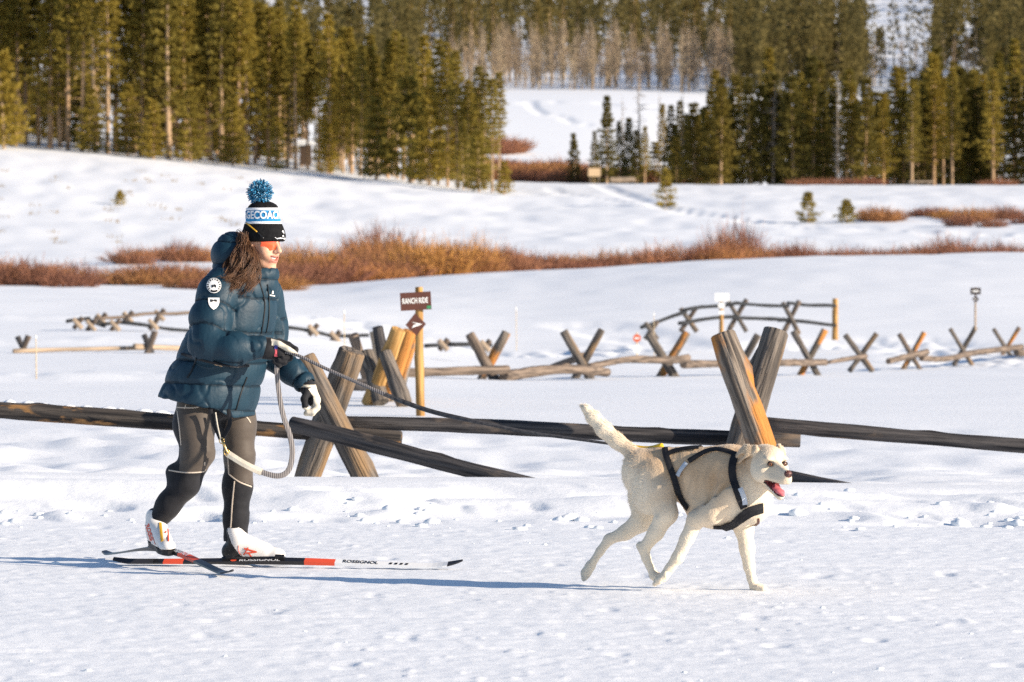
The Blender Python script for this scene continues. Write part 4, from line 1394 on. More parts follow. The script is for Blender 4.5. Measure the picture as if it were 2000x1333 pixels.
AX = [hf, hl, hu]
S = Sculpt(HC - [0.16, 0.16, 0.24], HC + [0.18, 0.16, 0.18], 0.0032)
k = HS
S.ball(hp(0.0, 0, 0.030), np.array([.083, .074, .085]) * k, AX, 0)
S.ball(hp(0.030, 0, -0.030), np.array([.058, .060, .080]) * k, AX, 0.03)
S.cone(hp(-.03, 0, -.06), hp(-.055, 0, -.22), .056 * k, .062 * k, 0.03)
for sd in (-1, 1):
    S.cone(hp(-.012, .054 * sd, -.055), hp(.060, .016 * sd, -.104), .020 * k, .017 * k, 0.028)
    S.ball(hp(.058, .040 * sd, -.028), .021 * k, None, 0.022)
    S.ball(hp(.064, .034 * sd, -.050), .014 * k, None, 0.016)
    S.cone(hp(.081, .010 * sd, .026), hp(.066, .046 * sd, .024), .011 * k, .010 * k, 0.016)
    S.ball(hp(.077, .031 * sd, .006), np.array([.016, .017, .011]) * k, AX, 0.012, 'sub')
    S.ball(hp(.070, .031 * sd, .004), .0125 * k, None, 0.004)
    S.ball(hp(.096, .0115 * sd, -.030), .0085 * k, None, 0.008)
    S.ball(hp(-.004, .076 * sd, -.008), np.array([.019, .009, .031]) * k, [nrm(hf + 0.25 * hu), hl, nrm(hu - 0.25 * hf)], 0.006)
    S.ball(hp(.000, .083 * sd, -.004), np.array([.009, .006, .015]) * k, AX, 0.004, 'sub')
S.ball(hp(.072, 0, -.106), np.array([.017, .019, .016]) * k, AX, 0.02)
S.cone(hp(.090, 0, .020), hp(.1105, 0, -.024), .0085 * k, .0105 * k, 0.014)
S.ball(hp(.111, 0, -.027), np.array([.0115, .012, .010]) * k, AX, 0.006)
# smiling mouth: lips round an opening
S.ball(hp(.076, 0, -.062), np.array([.019, .032, .024]) * k, AX, 0.02)
S.chain([hp(.070, -.034, -.048), hp(.090, -.015, -.0515), hp(.094, 0, -.0535), hp(.090, .015, -.0515), hp(.070, .034, -.048)], [.003, .0042, .0042, .0042, .003], 0.006)
S.chain([hp(.070, -.033, -.051), hp(.087, -.015, -.0715), hp(.091, 0, -.0755), hp(.087, .015, -.0715), hp(.070, .033, -.051)], [.003, .0046, .0052, .0046, .003], 0.006)
for sd in (-1, 1):
    S.ball(hp(.090, .011 * sd, -.0615), np.array([.013, .015, .0075]) * k, [hf, nrm(hl + hu * .32 * sd), nrm(hu - hl * .32 * sd)], 0.003, 'sub')
    S.ball(hp(.080, .024 * sd, -.0555), np.array([.012, .009, .004]) * k, [hf, nrm(hl + hu * .45 * sd), nrm(hu - hl * .45 * sd)], 0.003, 'sub')
V, Qd = S.mesh(1)
cen = V[Qd].mean(1)
rel = (cen - HC) / HS
fu, fl, fz = rel @ hf, rel @ hl, rel @ hu
lipm = (fu > .072) & (np.abs(fl) < .032) & (fz > -.081) & (fz < -.0465)
# body under the clothes, one continuous figure
S2 = Sculpt(q(285, 1110, -0.45), q(640, 520, 0.45), 0.013)
hipR, hipL = q(398, 770, -.08), q(456, 772, .08)
knR, knL = q(388, 888, -.13), q(469, 897, .06)
anR, anL = q(309, 1012, -.10), q(460, 1052, .04)
shR, shL = q(428, 580, -.13), q(514, 585, .11)
elR, elL = q(407, 675, -.23), q(533, 690, .14)
wrR, wrL = q(508, 678, -.26), q(594, 746, .05)
neck = hp(-.05, 0, -.19)
S2.chain([q(428, 775), q(440, 700), q(462, 610), q(480, 560), neck], [.11, .10, .11, .085, .055], .05)
for a, b_, c, e in ((hipR, knR, anR, -1), (hipL, knL, anL, 1)):
    S2.chain([a, b_, c], [.082, .052, .030], .03)
    S2.cone(c, c + nrm([-.02, -.15, -.9]) * 0.04, .028, .024, .03)
for a, b_, c in ((shR, elR, wrR), (shL, elL, wrL)):
    S2.chain([a, (a + b_) / 2 + (np.array([-.005, -.012, 0]) if a is shR else np.array([.01, .045, 0])), b_, c], [.05, .042, .04, .030], .03)
V2, Q2 = S2.mesh(1)
nH = len(V)
allV = np.vstack([V, V2]); allQ = np.vstack([Qd, Q2 + nH])
fm = np.concatenate([np.where(lipm, 1, 0), np.zeros(len(Q2), int)])
body = mk('body', allV, allQ, [M['skin'], M['lip']], person, True, fm)
headV, headQ = V, Qd
head_bvh = bvh_of(V, Qd)
# teeth
b = MB()
n = 13
for row, (u0, u1, fw) in enumerate(((-.053, -.0635, .0865), (-.067, -.072, .083))):
    a = np.linspace(-1, 1, n)
    top = [hp(fw - .014 * t * t, .025 * t, u0 + .006 * t * t) for t in a]; bot = [hp(fw - .014 * t * t, .025 * t, u1 + .008 * t * t) for t in a]
    b.add(np.vstack([top, bot]), [(i, i + 1, n + i + 1, n + i) for i in range(n - 1)])
b.build('teeth', M['teeth'], body, True)

# ---- hat: one loft per knitted section
def hat_ring(py, L, Rr, n=40, tilt=0.0, dep=0.92):
    c = q((L + Rr) / 2, py, 0.0)
    w = (Rr - L) / 2 * DS / FPX
    a = np.arange(n) * 2 * math.pi / n
    return np.stack([c[0] + w * np.cos(a), c[1] + w * dep * np.sin(a), c[2] + tilt * np.cos(a)], 1)


def loft(rings, cap0=False, cap1=True):
    n = len(rings[0]); V = np.vstack(rings); Fc = []
    for i in range(len(rings) - 1):
        for j in range(n):
            k = (j + 1) % n
            Fc.append((i * n + j, i * n + k, (i + 1) * n + k, (i + 1) * n + j))
    if cap0: Fc.append(tuple(range(n))[::-1])
    if cap1: Fc.append(tuple((len(rings) - 1) * n + j for j in range(n)))
    return V, Fc


hat = empty('hat', WLOC[person.name] * 0 + WLOC[person.name])
hat.parent = person; hat.location = (0, 0, 0); WLOC[hat.name] = WLOC[person.name]
rs = [hat_ring(470, 478, 549), hat_ring(472.5, 474, 553), hat_ring(470.5, 471, 556.5), hat_ring(466, 470, 558.5), hat_ring(460, 470.5, 558.5), hat_ring(452, 473, 556.5), hat_ring(444, 475.5, 553.5), hat_ring(438, 477, 551), hat_ring(435.5, 480, 548)]
Vc, Fc = loft(rs); cuffV, cuffF = Vc, Fc
mk('cuff', Vc, Fc, M['knit_black'], hat, True)
Vc, Fc = loft([hat_ring(439, 478, 549), hat_ring(437.5, 477.5, 550.5), hat_ring(434.5, 478, 550), hat_ring(432.8, 479.5, 548.5)]); mk('white_edge', Vc, Fc, M['knit_white'], hat, True)
bandr = [hat_ring(433.5, 480, 548), hat_ring(428, 479.6, 547.8), hat_ring(421, 479.8, 547), hat_ring(414, 480.3, 546), hat_ring(410.5, 481, 545)]
Vc, Fc = loft(bandr); band = mk('blue_band', Vc, Fc, M['knit_blue'], hat, True)
Vc, Fc = loft([hat_ring(411.2, 480.5, 545.5), hat_ring(409.8, 480, 546), hat_ring(407.5, 480.5, 545.5), hat_ring(406.2, 482, 544)]); mk('white_edge', Vc, Fc, M['knit_white'], hat, True)
Vc, Fc = loft([hat_ring(408, 483, 543), hat_ring(404, 484.5, 543), hat_ring(400, 488, 540), hat_ring(396, 494, 533), hat_ring(393, 502, 524)]); mk('crown', Vc, Fc, M['knit_black'], hat, True)
Vt, Ft = text_mesh('STAGECOACH', 1.0, 0.03)
Vt[:, 0] -= Vt[:, 0].min(); wt = Vt[:, 0].max()
bc = q(513.6, 421, 0.0); rad = 33.9 * DS / FPX
arc = 0.252 * Vt[:, 0] / wt - 0.252 * 0.60
ang = arc / (rad * 0.97)
hgt = (Vt[:, 1]) / np.ptp(Vt[:, 1]) * (16 * DS / FPX)
rr = rad + 0.0022
mk('lettering', np.stack([bc[0] + rr * np.sin(ang), bc[1] - rr * 0.92 * np.cos(ang), bc[2] + hgt], 1), Ft, M['knit_white'], band)
# white mountain mark on the front of the cuff
cuff_bvh = bvh_of(cuffV, [f_ for f_ in cuffF if len(f_) == 4])
mkpts = [[(541, 466.5), (545, 466.5), (553.5, 452), (551.5, 450.5)], [(551.5, 450.5), (553.5, 452), (556.6, 467), (554.3, 468)], [(545.5, 466.3), (546.5, 464.4), (555.6, 465.8), (556, 467.6)], [(537, 463.5), (542, 466.6), (541.4, 467.4), (536.5, 464.3)], [(550.6, 461), (553, 459.5), (554, 462.8), (551.6, 463)]]
b = MB()
for poly in mkpts:
    b.add(lay(cuff_bvh, poly, DS - .1, 0.0025), [tuple(range(len(poly)))])
b.build('front_mark', M['knit_white'], hat)
# pompom: yarn ends
pc = q(507.5, 376.5, 0.0)
r_ = np.random.default_rng(8)
parts = [MB(), MB(), MB()]
dirs = norm_rows(r_.normal(0, 1, (2600, 3)))
for i, d_ in enumerate(dirs):
    rl = 0.052 * r_.uniform(0.88, 1.03)
    bend = r_.normal(0, 0.006, 3)
    p0 = pc + d_ * 0.018; p1 = pc + d_ * rl + bend
    s_ = nrm(np.cross(d_, r_.normal(0, 1, 3))); u_ = np.cross(d_, s_)
    w = 0.0021
    v = [p0 + s_ * w * .6, p0 - s_ * w * .3 + u_ * w * .5, p0 - s_ * w * .3 - u_ * w * .5, p1 + s_ * w, p1 - s_ * w * .5 + u_ * w * .87, p1 - s_ * w * .5 - u_ * w * .87]
    parts[r_.choice(3, p=[.5, .33, .17])].add(v, [(0, 1, 4, 3), (1, 2, 5, 4), (2, 0, 3, 5), (3, 4, 5)])
pom = parts[0].build('pompom', M['yarn_blue'], hat)
for p_, nm, mm in ((parts[1], 'dark_yarn', 'yarn_teal'), (parts[2], 'pale_yarn', 'yarn_pale')):
    o = p_.build(nm, M[mm], pom); o['kind'] = 'stuff'
pom['kind'] = 'stuff'

# ---- sunglasses
gl = empty('sunglasses', WLOC[person.name]); gl.parent = person; gl.location = (0, 0, 0); WLOC[gl.name] = WLOC[person.name]


def lens_pt(a, v):                 # wraps round the face: a = angle off the nose line, v = height
    r_l = 0.094
    return hp(.000 + r_l * math.cos(a) * 1.04, r_l * math.sin(a) * 0.80, v)


for sd in (-1, 1):
    b = MB(); n = 12
    a = np.linspace(.10, 1.02, n) * sd
    t = np.linspace(0, 1, n)
    top = np.array([lens_pt(x, .018 + .002 * y) for x, y in zip(a, t)]); low = np.array([lens_pt(x, -.016 + .002 * y - .010 * math.sin(y * math.pi) + .022 * max(0, y - .7)) for x, y in zip(a, t)])
    mid_ = (top + low) / 2 + hf * 0.004
    b.add(np.vstack([top, mid_, low]), [(r * n + i, r * n + i + 1, (r + 1) * n + i + 1, (r + 1) * n + i) for r in range(2) for i in range(n - 1)])
    b.build('lens', M['lens'], gl, True)
    b = MB(); b.tube(top + hu * .001, 0.0034, 6); b.build('rim', M['frame_black'], gl, True)
# the near arm of the glasses lies over the hat cuff
arm = [q(515, 466.5, -.105), q(508, 459, -.1), q(498, 450, -.098), q(489, 442, -.09), q(481.5, 437, -.06)]
for i, p_ in enumerate(arm[1:]):
    h_, n_ = shine(cuff_bvh, p_); arm[i + 1] = h_ + n_ * 0.004
arm = spline(arm, 14)
b = MB(); b.tube(arm[:6], [.0038, .004, .0036, .0032, .003, .003], 7); b.build('hinge', M['frame_black'], gl, True)
b = MB(); b.tube(arm[5:], 0.0031, 7); b.build('temple', M['frame_yellow'], gl, True)

# ---- hair: locks blown back over the shoulder
r_ = np.random.default_rng(14)
b = MB()
S = Sculpt(q(405, 590, -.22), q(505, 440, .12), 0.005)
S.chain([q(478, 468, -.03), q(474, 500, -.06), q(468, 530, -.10), q(450, 560, -.15), q(436, 574, -.18)], [.038, .048, .048, .034, .012], .02)
S.chain([q(478, 482, -.06), q(482, 510, -.10), q(476, 540, -.13), q(462, 562, -.16)], [.022, .032, .030, .012], .02)
V, Qd = S.mesh(2)
N = vnormals(V, Qd)
V = V + N * (0.006 * noise3(V * [3.5, 1, 1], 30, 3))[:, None]
hair = mk('hair', V, Qd, M['hair'], person, True)
STR = []
for i in range(80):                # wavy locks, each a bundle of strands
    u = r_.random(); w = r_.normal(0, 1, 2)
    p0 = q(468 + 15 * r_.random(), 456 + 18 * r_.random(), -.04 - .035 * r_.random())
    mid1 = q(472 + w[0] * 10, 503 + w[1] * 8, -.09 - .05 * r_.random())
    mid2 = q(463 + w[0] * 13, 540 + w[1] * 8, -.13 - .05 * r_.random())
    end = q(443 + w[0] * 13 + 16 * (u - .5), 568 + w[1] * 8 - 14 * r_.random(), -.17 - .04 * r_.random())
    g0 = spline([p0, mid1, mid2, end], 20)
    t = np.linspace(0, 1, 20)
    amp = 0.003 + 0.006 * t
    ph = r_.random() * 6.28; fq = r_.uniform(13, 18)
    g0 = g0 + np.stack([np.sin(t * fq + ph) * amp, np.cos(t * fq * .9 + ph) * amp * .5, np.cos(t * fq + ph) * amp * .35], 1)
    off = r_.normal(0, .0056, (28, 1, 3))
    STR.append(g0 + off * (1.15 - .7 * t)[None, :, None] + (t ** 2)[None, :, None] * r_.normal(0, .007, (28, 1, 3)) + .0012 * np.sin(t * 40)[None, :, None] * r_.normal(0, 1, (28, 1, 3)))
for i in range(9):                 # flyaway strands behind the hat
    p0 = q(478, 455 + 10 * r_.random(), -.03)
    c = spline([p0, q(468 - 6 * r_.random(), 445 + 12 * r_.random(), -.03), q(464 - 4 * r_.random(), 458 + 14 * r_.random(), -.03), q(470, 480 + 10 * r_.random(), -.04)], 12)
    STR.append(spline(c, 20)[None])
V, Qd = strands(np.concatenate(STR), 0.00095 * (1 - 0.5 * np.linspace(0, 1, 20)))
lk = mk('locks', V, Qd, M['hair'], hair, True); lk['kind'] = 'stuff'

# ---- jacket
TY = [528, 545, 560, 580, 605, 640, 680, 715, 745, 775, 800, 830]
TL = [470, 440, 412, 398, 388, 372, 356, 338, 325, 314, 309, 306]
TR = [536, 538, 539, 538, 536, 532, 524, 516, 508, 501, 495, 489]
tz = np.array([q(450, y)[2] for y in TY])[::-1]
tcx = np.array([q((a + b_) / 2, 600)[0] for a, b_ in zip(TL, TR)])[::-1]
thw = np.array([(b_ - a) / 2 * DS / FPX for a, b_ in zip(TL, TR)])[::-1]
BF = R(38)
bf = np.array([math.cos(BF), -math.sin(BF)]); bl = np.array([math.sin(BF), math.cos(BF)])


def torso(X):
    z = X[..., 2]
    cx = np.interp(z, tz, tcx); hw = np.interp(z, tz, thw)
    A = hw / 0.905; B = A * 0.84
    dx = X[..., 0] - cx; dy = X[..., 1] - DS
    u = dx * bf[0] + dy * bf[1]; v = dx * bl[0] + dy * bl[1]
    d = ((np.abs(u / B) ** 2.3 + np.abs(v / A) ** 2.3) ** (1 / 2.3) - 1) * B
    zl = np.interp(X[..., 0], [q(312, 772)[0], q(430, 798)[0], q(460, 815)[0], q(492, 813)[0]], [q(312, 774)[2], q(430, 800)[2], q(460, 814)[2], q(492, 812)[2]])
    return np.maximum(d, np.maximum(zl - z, z - tz[-1])) * 0.8


S = Sculpt(q(295, 840, -.38), q(625, 440, .36), 0.0058)
S.field(torso, q(295, 840, -.38), q(600, 500, .36), 0.0)
S.cone(q(440, 560, -.10), q(505, 562, .12), .095, .085, .05)            # shoulders
# hood folded on the back
S.ball(q(455, 493, .015), (.092, .11, .092), None, .03)
S.ball(q(440, 510, .0), (.060, .10, .088), None, .03)
S.ball(q(492, 474, .0), (.052, .085, .075), None, .02, 'sub')
S.ball(q(506, 470, .0), (.085, .09, .10), None, .012, 'sub')
# collar
S.chain([q(494, 558, .01), q(512, 541, -.012)], [.078, .072], .03)
S.chain([q(512, 552, -.008), q(516, 530, -.02)], [.064, .058], .015)
S.ball(q(512, 510, -.02), (.062, .062, .048), None, .008, 'sub')
# sleeves: only a tight crease where they meet the body
S.chain([q(425, 575, -.14), q(410, 625, -.20), q(406, 672, -.23)], [.093, .092, .088], .016)
S.chain([q(409, 677, -.235), q(455, 682, -.265), q(506, 677, -.26)], [.084, .076, .054], .022)
S.chain([q(518, 580, .12), q(530, 640, .17), q(533, 690, .14)], [.082, .074, .070], .016)
S.chain([q(533, 692, .14), q(566, 722, .09), q(593, 746, .05)], [.070, .060, .052], .02)
S.cone(q(597, 751, .045), q(606, 762, .03), .042, .04, .004, 'sub')
V, Qd = S.mesh(1)
N = vnormals(V, Qd)
# quilting: which piece is each vertex on?
def seg_t(X, a, b_):
    ab = b_ - a
    t = np.clip(((X - a) @ ab) / (ab @ ab), 0, 1)
    return t, np.linalg.norm(X - a - t[:, None] * ab, axis=1)
pieces = [(q(425, 575, -.14), q(406, 672, -.23), .092), (q(409, 677, -.235), q(506, 677, -.26), .074), (q(518, 580, .12), q(533, 690, .14), .075), (q(533, 692, .14), q(593, 746, .05), .061)]
best = np.full(len(V), 0.012); which = np.full(len(V), -1); tt = np.zeros(len(V))
for i, (a, b_, rad_) in enumerate(pieces):
    t, d_ = seg_t(V, a, b_)
    e = np.abs(d_ - rad_)
    m_ = e < best
    which[m_] = i; best[m_] = e[m_]; tt[m_] = t[m_]
seams_body = np.array([q(450, y)[2] for y in (832, 800, 752, 706, 646, 580, 542, 516, 470, 440)])
xs = V[:, 2] + 0.05 * (V[:, 0] - q(440, 600)[0]) + 0.012 * noise3(V, 5, 60)
def puff(s_, seams):
    i = np.clip(np.searchsorted(seams, s_) - 1, 0, len(seams) - 2)
    u = np.clip((s_ - seams[i]) / (seams[i + 1] - seams[i]), 0, 1)
    return (4 * u * (1 - u)) ** 0.4
pf = puff(xs, seams_body)
arm_seams = [np.array([-.35, .28, .78, 1.3]), np.array([-.3, .40, .93, 1.2]), np.array([-.4, .42, .9, 1.3]), np.array([-.3, .5, .93, 1.2])]
for i in range(4):
    m_ = which == i
    pf[m_] = puff(tt[m_] + 0.06 * noise3(V[m_], 9, 61), arm_seams[i])
wr = 0.0040 * noise3(V * [1.3, 1.3, 0.5], 26, 70) + 0.0022 * noise3(V * [1.6, 1.6, 0.45], 62, 73)
wr *= 0.35 + 1.5 * (1 - pf)
ridge = np.abs(noise3(V * [1.2, 1.2, 0.9], 9, 80) + 0.25 * noise3(V, 22, 83))
V = V + N * (0.014 * pf - 0.011 + wr - 0.006 * np.maximum(0, 0.06 - ridge) / 0.06)[:, None]
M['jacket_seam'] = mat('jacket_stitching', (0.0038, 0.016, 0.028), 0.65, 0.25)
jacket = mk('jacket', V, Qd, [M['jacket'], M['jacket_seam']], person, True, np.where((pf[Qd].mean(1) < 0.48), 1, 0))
jbvh = bvh_of(V, Qd)


def decal(name, pts2, depth, m, parent, off=0.003, bvh=None, res=7):
    """A sewn-on patch: filled outline (photo px) laid on the cloth in a fine fan."""
    pts2 = np.asarray(pts2, float); c = pts2.mean(0)
    rings = [c + (pts2 - c) * s_ for s_ in np.linspace(1, 0.12, res)]
    n = len(pts2)
    V = lay(bvh or jbvh, np.vstack(rings), depth, off)
    Fc = [(r * n + i, r * n + (i + 1) % n, (r + 1) * n + (i + 1) % n, (r + 1) * n + i) for r in range(res - 1) for i in range(n)]
    Fc.append(tuple((res - 1) * n + i for i in range(n)))
    return mk(name, V, Fc, m, parent, True)


def oval(cx, cy, rx, ry, n=24, rot=0):
    a = np.arange(n) * 2 * math.pi / n
    return np.stack([cx + rx * np.cos(a), cy + ry * np.sin(a)], 1)


def text_on(name, s_, cx, cy, w, h, depth, m, parent, off, bvh=None, bold=0.0, rot=0.0, arcr=None):
    Vt, Ft = text_mesh(s_, 1.0, bold)
    x = Vt[:, 0] / np.ptp(Vt[:, 0]) * w; y = Vt[:, 1] / np.ptp(Vt[:, 1]) * h
    if arcr is not None:             # lettering along a circle
        a = x / arcr
        rad_ = arcr + y * (1 if arcr > 0 else 1)
        p2 = np.stack([cx + rad_ * np.sin(a), cy - rad_ * np.cos(a)], 1)
    else:
        c, s2 = math.cos(rot), math.sin(rot)
        p2 = np.stack([cx + x * c - y * s2 * 1, cy - (x * s2 + y * c)], 1)
    return mk(name, lay(bvh or jbvh, p2, depth, off), Ft, m, parent)


pt = decal('round_patch', oval(418, 559, 14.5, 15), DS - .2, M['black'], jacket, .003)
decal('ring', oval(418, 559, 14.0, 14.5), DS - .2, M['sign_white'], pt, .0042)
decal('dark_ring', oval(418, 559, 12.8, 13.3), DS - .2, M['black'], pt, .0052)
decal('disc', oval(418, 559, 9.3, 9.8), DS - .2, M['sign_white'], pt, .0064)
decal('emblem', [(414, 563), (414, 559), (416, 558), (416.5, 561), (418, 561), (418.5, 557.5), (420, 557), (420.5, 558.5), (422, 558), (422.5, 563.5), (420.5, 563), (420, 560.5), (417.5, 562), (416.5, 563.5)], DS - .2, M['black'], pt, .0078, res=3)
for i in range(13):                 # small stitched letters round the ring, too worn to read
    a = R(-140 + i * 23.3); ca, sa = math.cos(a - math.pi / 2), math.sin(a - math.pi / 2)
    w_ = 1.0 + 0.5 * (i % 3 == 0)
    decal('stitching', [(418 + ca * r0 - sa * s0, 559 + sa * r0 + ca * s0) for r0, s0 in ((9.9, -w_), (9.9, w_), (12.3, w_), (12.3, -w_))], DS - .2, M['sign_white'], pt, .0064, res=2)
shp = [(407, 582), (417.5, 581.5), (428.5, 582), (428.5, 592), (426, 598), (422, 603), (417, 606), (412, 602), (408.5, 597), (407, 591)]
pt = decal('shield_patch', shp, DS - .2, M['sign_white'], jacket, .003)
decal('emblem', [(411, 586), (414, 586), (416.5, 588.5), (419, 586.5), (424, 586), (424, 591), (420, 591), (417, 589.5), (415, 591), (411, 591.5)], DS - .2, M['black'], pt, .0045, res=3)
decal('chest_mark', [(531, 568), (533, 568), (533.5, 574), (530.5, 574)], DS - .15, M['sign_white'], jacket, .003, res=3)
decal('chest_bar', [(526, 575.5), (536, 577), (536, 579), (526, 577.5)], DS - .15, M['sign_white'], jacket, .003, res=3)
for nm, pts, w, m_ in (('zip', [(505, 545), (509, 560), (515, 580), (517, 600), (514, 625), (510, 652)], .006, 'zip'),
                       ('zip', [(482, 737), (476, 752), (468, 775), (461, 800)], .007, 'zip'),
                       ('front_placket', [(522, 556), (525, 590), (524, 625), (519, 650)], .005, 'zip'),
                       ('pocket', [(384, 700), (380, 712), (374, 726), (366, 738)], .008, 'zip')):
    strap(jbvh, pts, w, DS - .2, .002, 18, .004, parent=jacket, name=nm, m=M[m_])
decal('belt_label', [(418, 707), (434, 712), (434, 717), (418, 712)], DS - .2, M['tan_board'], jacket, .004, res=3)
strap(jbvh, [(356, 692), (380, 699), (420, 709), (455, 715), (485, 715)], .012, DS - .2, .003, 18, .006, parent=jacket, name='hip_belt', m=M['black'])

# ---- tights
S = Sculpt(q(278, 1070, -.32), q(515, 740, .26), 0.005)
S.ball(q(425, 778), (.165, .15, .10), None, .0)
S.chain([q(392, 775, -.07), q(379, 830, -.11), q(386, 884, -.14)], [.105, .090, .073], .035)
S.chain([q(386, 884, -.14), q(362, 945, -.14), q(330, 985, -.12), q(308, 1016, -.10)], [.073, .063, .053, .047], .03)
S.ball(q(352, 930, -.12), (.05, .05, .07), [nrm([.5, 0, .86]), (0, 1, 0), nrm([-.86, 0, .5])], .04)
S.chain([q(456, 775, .07), q(463, 830, .06), q(468, 893, .04)], [.098, .083, .067], .035)
S.chain([q(468, 893, .04), q(465, 950, .05), q(461, 1010, .05), q(460, 1058, .04)], [.067, .063, .055, .056], .03)
S.ball(q(456, 950, .06), (.045, .05, .08), None, .03)
V, Qd = S.mesh(1)
N = vnormals(V, Qd)
yy = 460 - (V[:, 2] - CAMZ) * FPX / V[:, 1]
xx = 1000 + V[:, 0] / V[:, 1] * FPX
wr = 0.0035 * noise3(V * [.6, .6, 2.2], 26, 90)
folds = np.exp(-((yy - 900) / 40) ** 2) + np.exp(-((yy - 1030) / 45) ** 2) * 1.3
V = V + N * (wr * (0.35 + folds))[:, None]
cen = V[Qd].mean(1)
yc = 460 - (cen[:, 2] - CAMZ) * FPX / cen[:, 1]; xc = 1000 + cen[:, 0] / cen[:, 1] * FPX
front = xc > np.interp(yc, [780, 900, 960, 1060], [424, 424, 428, 400])
edge_r = np.interp(xc, [325, 360, 395, 420], [918, 923, 922, 914])
edge_l = np.interp(xc, [430, 448, 465, 500], [895, 925, 940, 951])
black = np.where(front, yc > edge_l, yc > edge_r)
back_stripe = (~front) & (xc < np.interp(yc, [770, 800, 850, 900], [342, 345, 352, 350]))
inner = (xc > np.interp(yc, [800, 840, 870], [406, 413, 424])) & (xc < np.interp(yc, [800, 830, 860, 890], [452, 440, 434, 430])) & (yc < 880)
tights = mk('tights', V, Qd, [M['tights'], M['black']], person, True, np.where(black | back_stripe | inner, 1, 0))
tbvh = bvh_of(V, Qd)
for pts in ([(330, 919), (360, 923.5), (395, 922), (412, 915)], [(447, 926), (456, 934), (470, 943), (491, 951)], [(458, 940), (456, 960), (453, 990), (452, 1015), (449, 1045), (447, 1060)],
            [(443, 880), (446, 905), (447, 926)], [(341, 778), (346, 800), (351, 840), (354, 870)], [(345, 796), (360, 797), (380, 797), (390, 794), (394, 788)], [(478, 812), (484, 818), (489, 826)]):
    strap(tbvh, pts, .006, DS - .25, .001, 18, .003, parent=tights, name='piping', m=M['piping'])
for pts, w in (([(411, 800), (416, 825), (424, 842), (431, 858)], .020), ([(446, 800), (449, 826), (443, 842), (434, 858)], .018)):
    c = spline([q(x, y, -.235) for x, y in pts], 12)
    ribbon(c, np.tile([0, -1.0, .1], (12, 1)), w, .006, 'hip_strap', M['black'], tights)
c = spline([q(421, 806, -.245), q(425, 832, -.245), q(431, 858, -.245)], 8)
ribbon(c, np.tile([0, -1.0, .1], (8, 1)), .006, .004, 'tether', M['cream'], tights)

# ---- gloves
def glove(name, build, split, mats, h=0.0028):
    lo, hi, fn = build
    S = Sculpt(lo, hi, h)
    fn(S)
    V, Qd = S.mesh(1)
    cen = V[Qd].mean(1)
    return mk(name, V, Qd, mats, person, True, split(cen, vnormals(V, Qd)[Qd].mean(1)))


def near_hand(S):
    S.chain([q(507, 677, -.26), q(520, 680, -.262)], [.050, .044], .012)
    S.cone(q(522, 682, -.262), q(543, 688, -.262), .046, .038, .02, flat=((0.2, 1, 0), .8))
    S.chain([q(528, 668, -.275), q(545, 671, -.29), q(562, 680, -.287), q(577, 692, -.272)], [.019, .0155, .014, .011], .010)      # thumb lying along the leash
    S.chain([q(545, 668, -.235), q(563, 674, -.232), q(577, 683, -.242), q(576, 692, -.252)], [.016, .0145, .0135, .0115], .006)       # first finger
    S.chain([q(549, 680, -.250), q(566, 690, -.256), q(566, 700, -.278), q(553, 700, -.295)], [.0155, .014, .0135, .0115], .006)
    S.chain([q(548, 690, -.258), q(562, 701, -.264), q(556, 708, -.285), q(545, 704, -.298)], [.015, .0135, .013, .011], .006)
    S.chain([q(542, 698, -.262), q(553, 709, -.268), q(545, 713, -.285), q(536, 707, -.293)], [.0135, .0125, .012, .010], .006)


def near_split(c, n):
    px = 1000 + c[:, 0] / c[:, 1] * FPX; py = 460 - (c[:, 2] - CAMZ) * FPX / c[:, 1]
    line = np.interp(px, [528, 545, 562, 580], [668, 672, 682, 694])
    pale = (np.abs(py - line) < 6.5) & (c[:, 1] < DS - .262) & (px > 530)
    return np.where(pale, 1, 0)


gn = glove('glove', (q(495, 725, -.34), q(592, 645, -.18), near_hand), near_split, [M['black'], M['cream']])
gv = np.array([v.co[:] for v in gn.data.vertices]) + WLOC[person.name]
gbvh = bvh_of(gv, [list(p_.vertices) for p_ in gn.data.polygons])
tg = decal('label_tag', [(536, 676), (542.5, 677), (542, 697), (535.5, 696)], DS - .3, M['flag_red'], gn, .002, gbvh, 4)
decal('blue_field', [(536, 674), (542.8, 675), (542.3, 683), (535.7, 682)], DS - .3, M['flag_blue'], tg, .0034, gbvh, 3)


def far_hand(S):
    S.chain([q(592, 745, .05), q(601, 757, .04)], [.036, .033], .01)
    S.cone(q(602, 759, .04), q(613, 782, .03), .034, .032, .02, flat=((.15, 1, 0), 1.05))
    for i, (dy, ln) in enumerate(((-.030, .92), (-.008, 1.05), (.014, 1.0), (.034, .85))):
        kx = 616 - i * 1.0; ky = 784 + i * 0.5
        S.chain([q(kx - 2, ky - 3, .03 + dy), q(kx + 4 * ln, ky + 12 * ln, .02 + dy), q(kx - 5 * ln, ky + 22 * ln, .012 + dy), q(kx - 17 * ln, ky + 23 * ln, .008 + dy)], [.0155, .0145, .0135, .0105], .006)
    S.chain([q(600, 764, .0), q(594, 780, -.018), q(596, 794, -.016), q(603, 801, -.008)], [.018, .0155, .0135, .011], .008)


def far_split(c, n):
    px = 1000 + c[:, 0] / c[:, 1] * FPX; py = 460 - (c[:, 2] - CAMZ) * FPX / c[:, 1]
    edge = np.interp(py, [745, 760, 775, 790, 796], [640, 602, 612, 612, 600])
    dark = (px < edge) & (py < 797) & (py > 757)
    cuffm = py < 752
    return np.where(dark | cuffm, 0, 1)


glove('glove', (q(570, 830, -.08), q(645, 730, .14), far_hand), far_split, [M['black'], M['cream']])

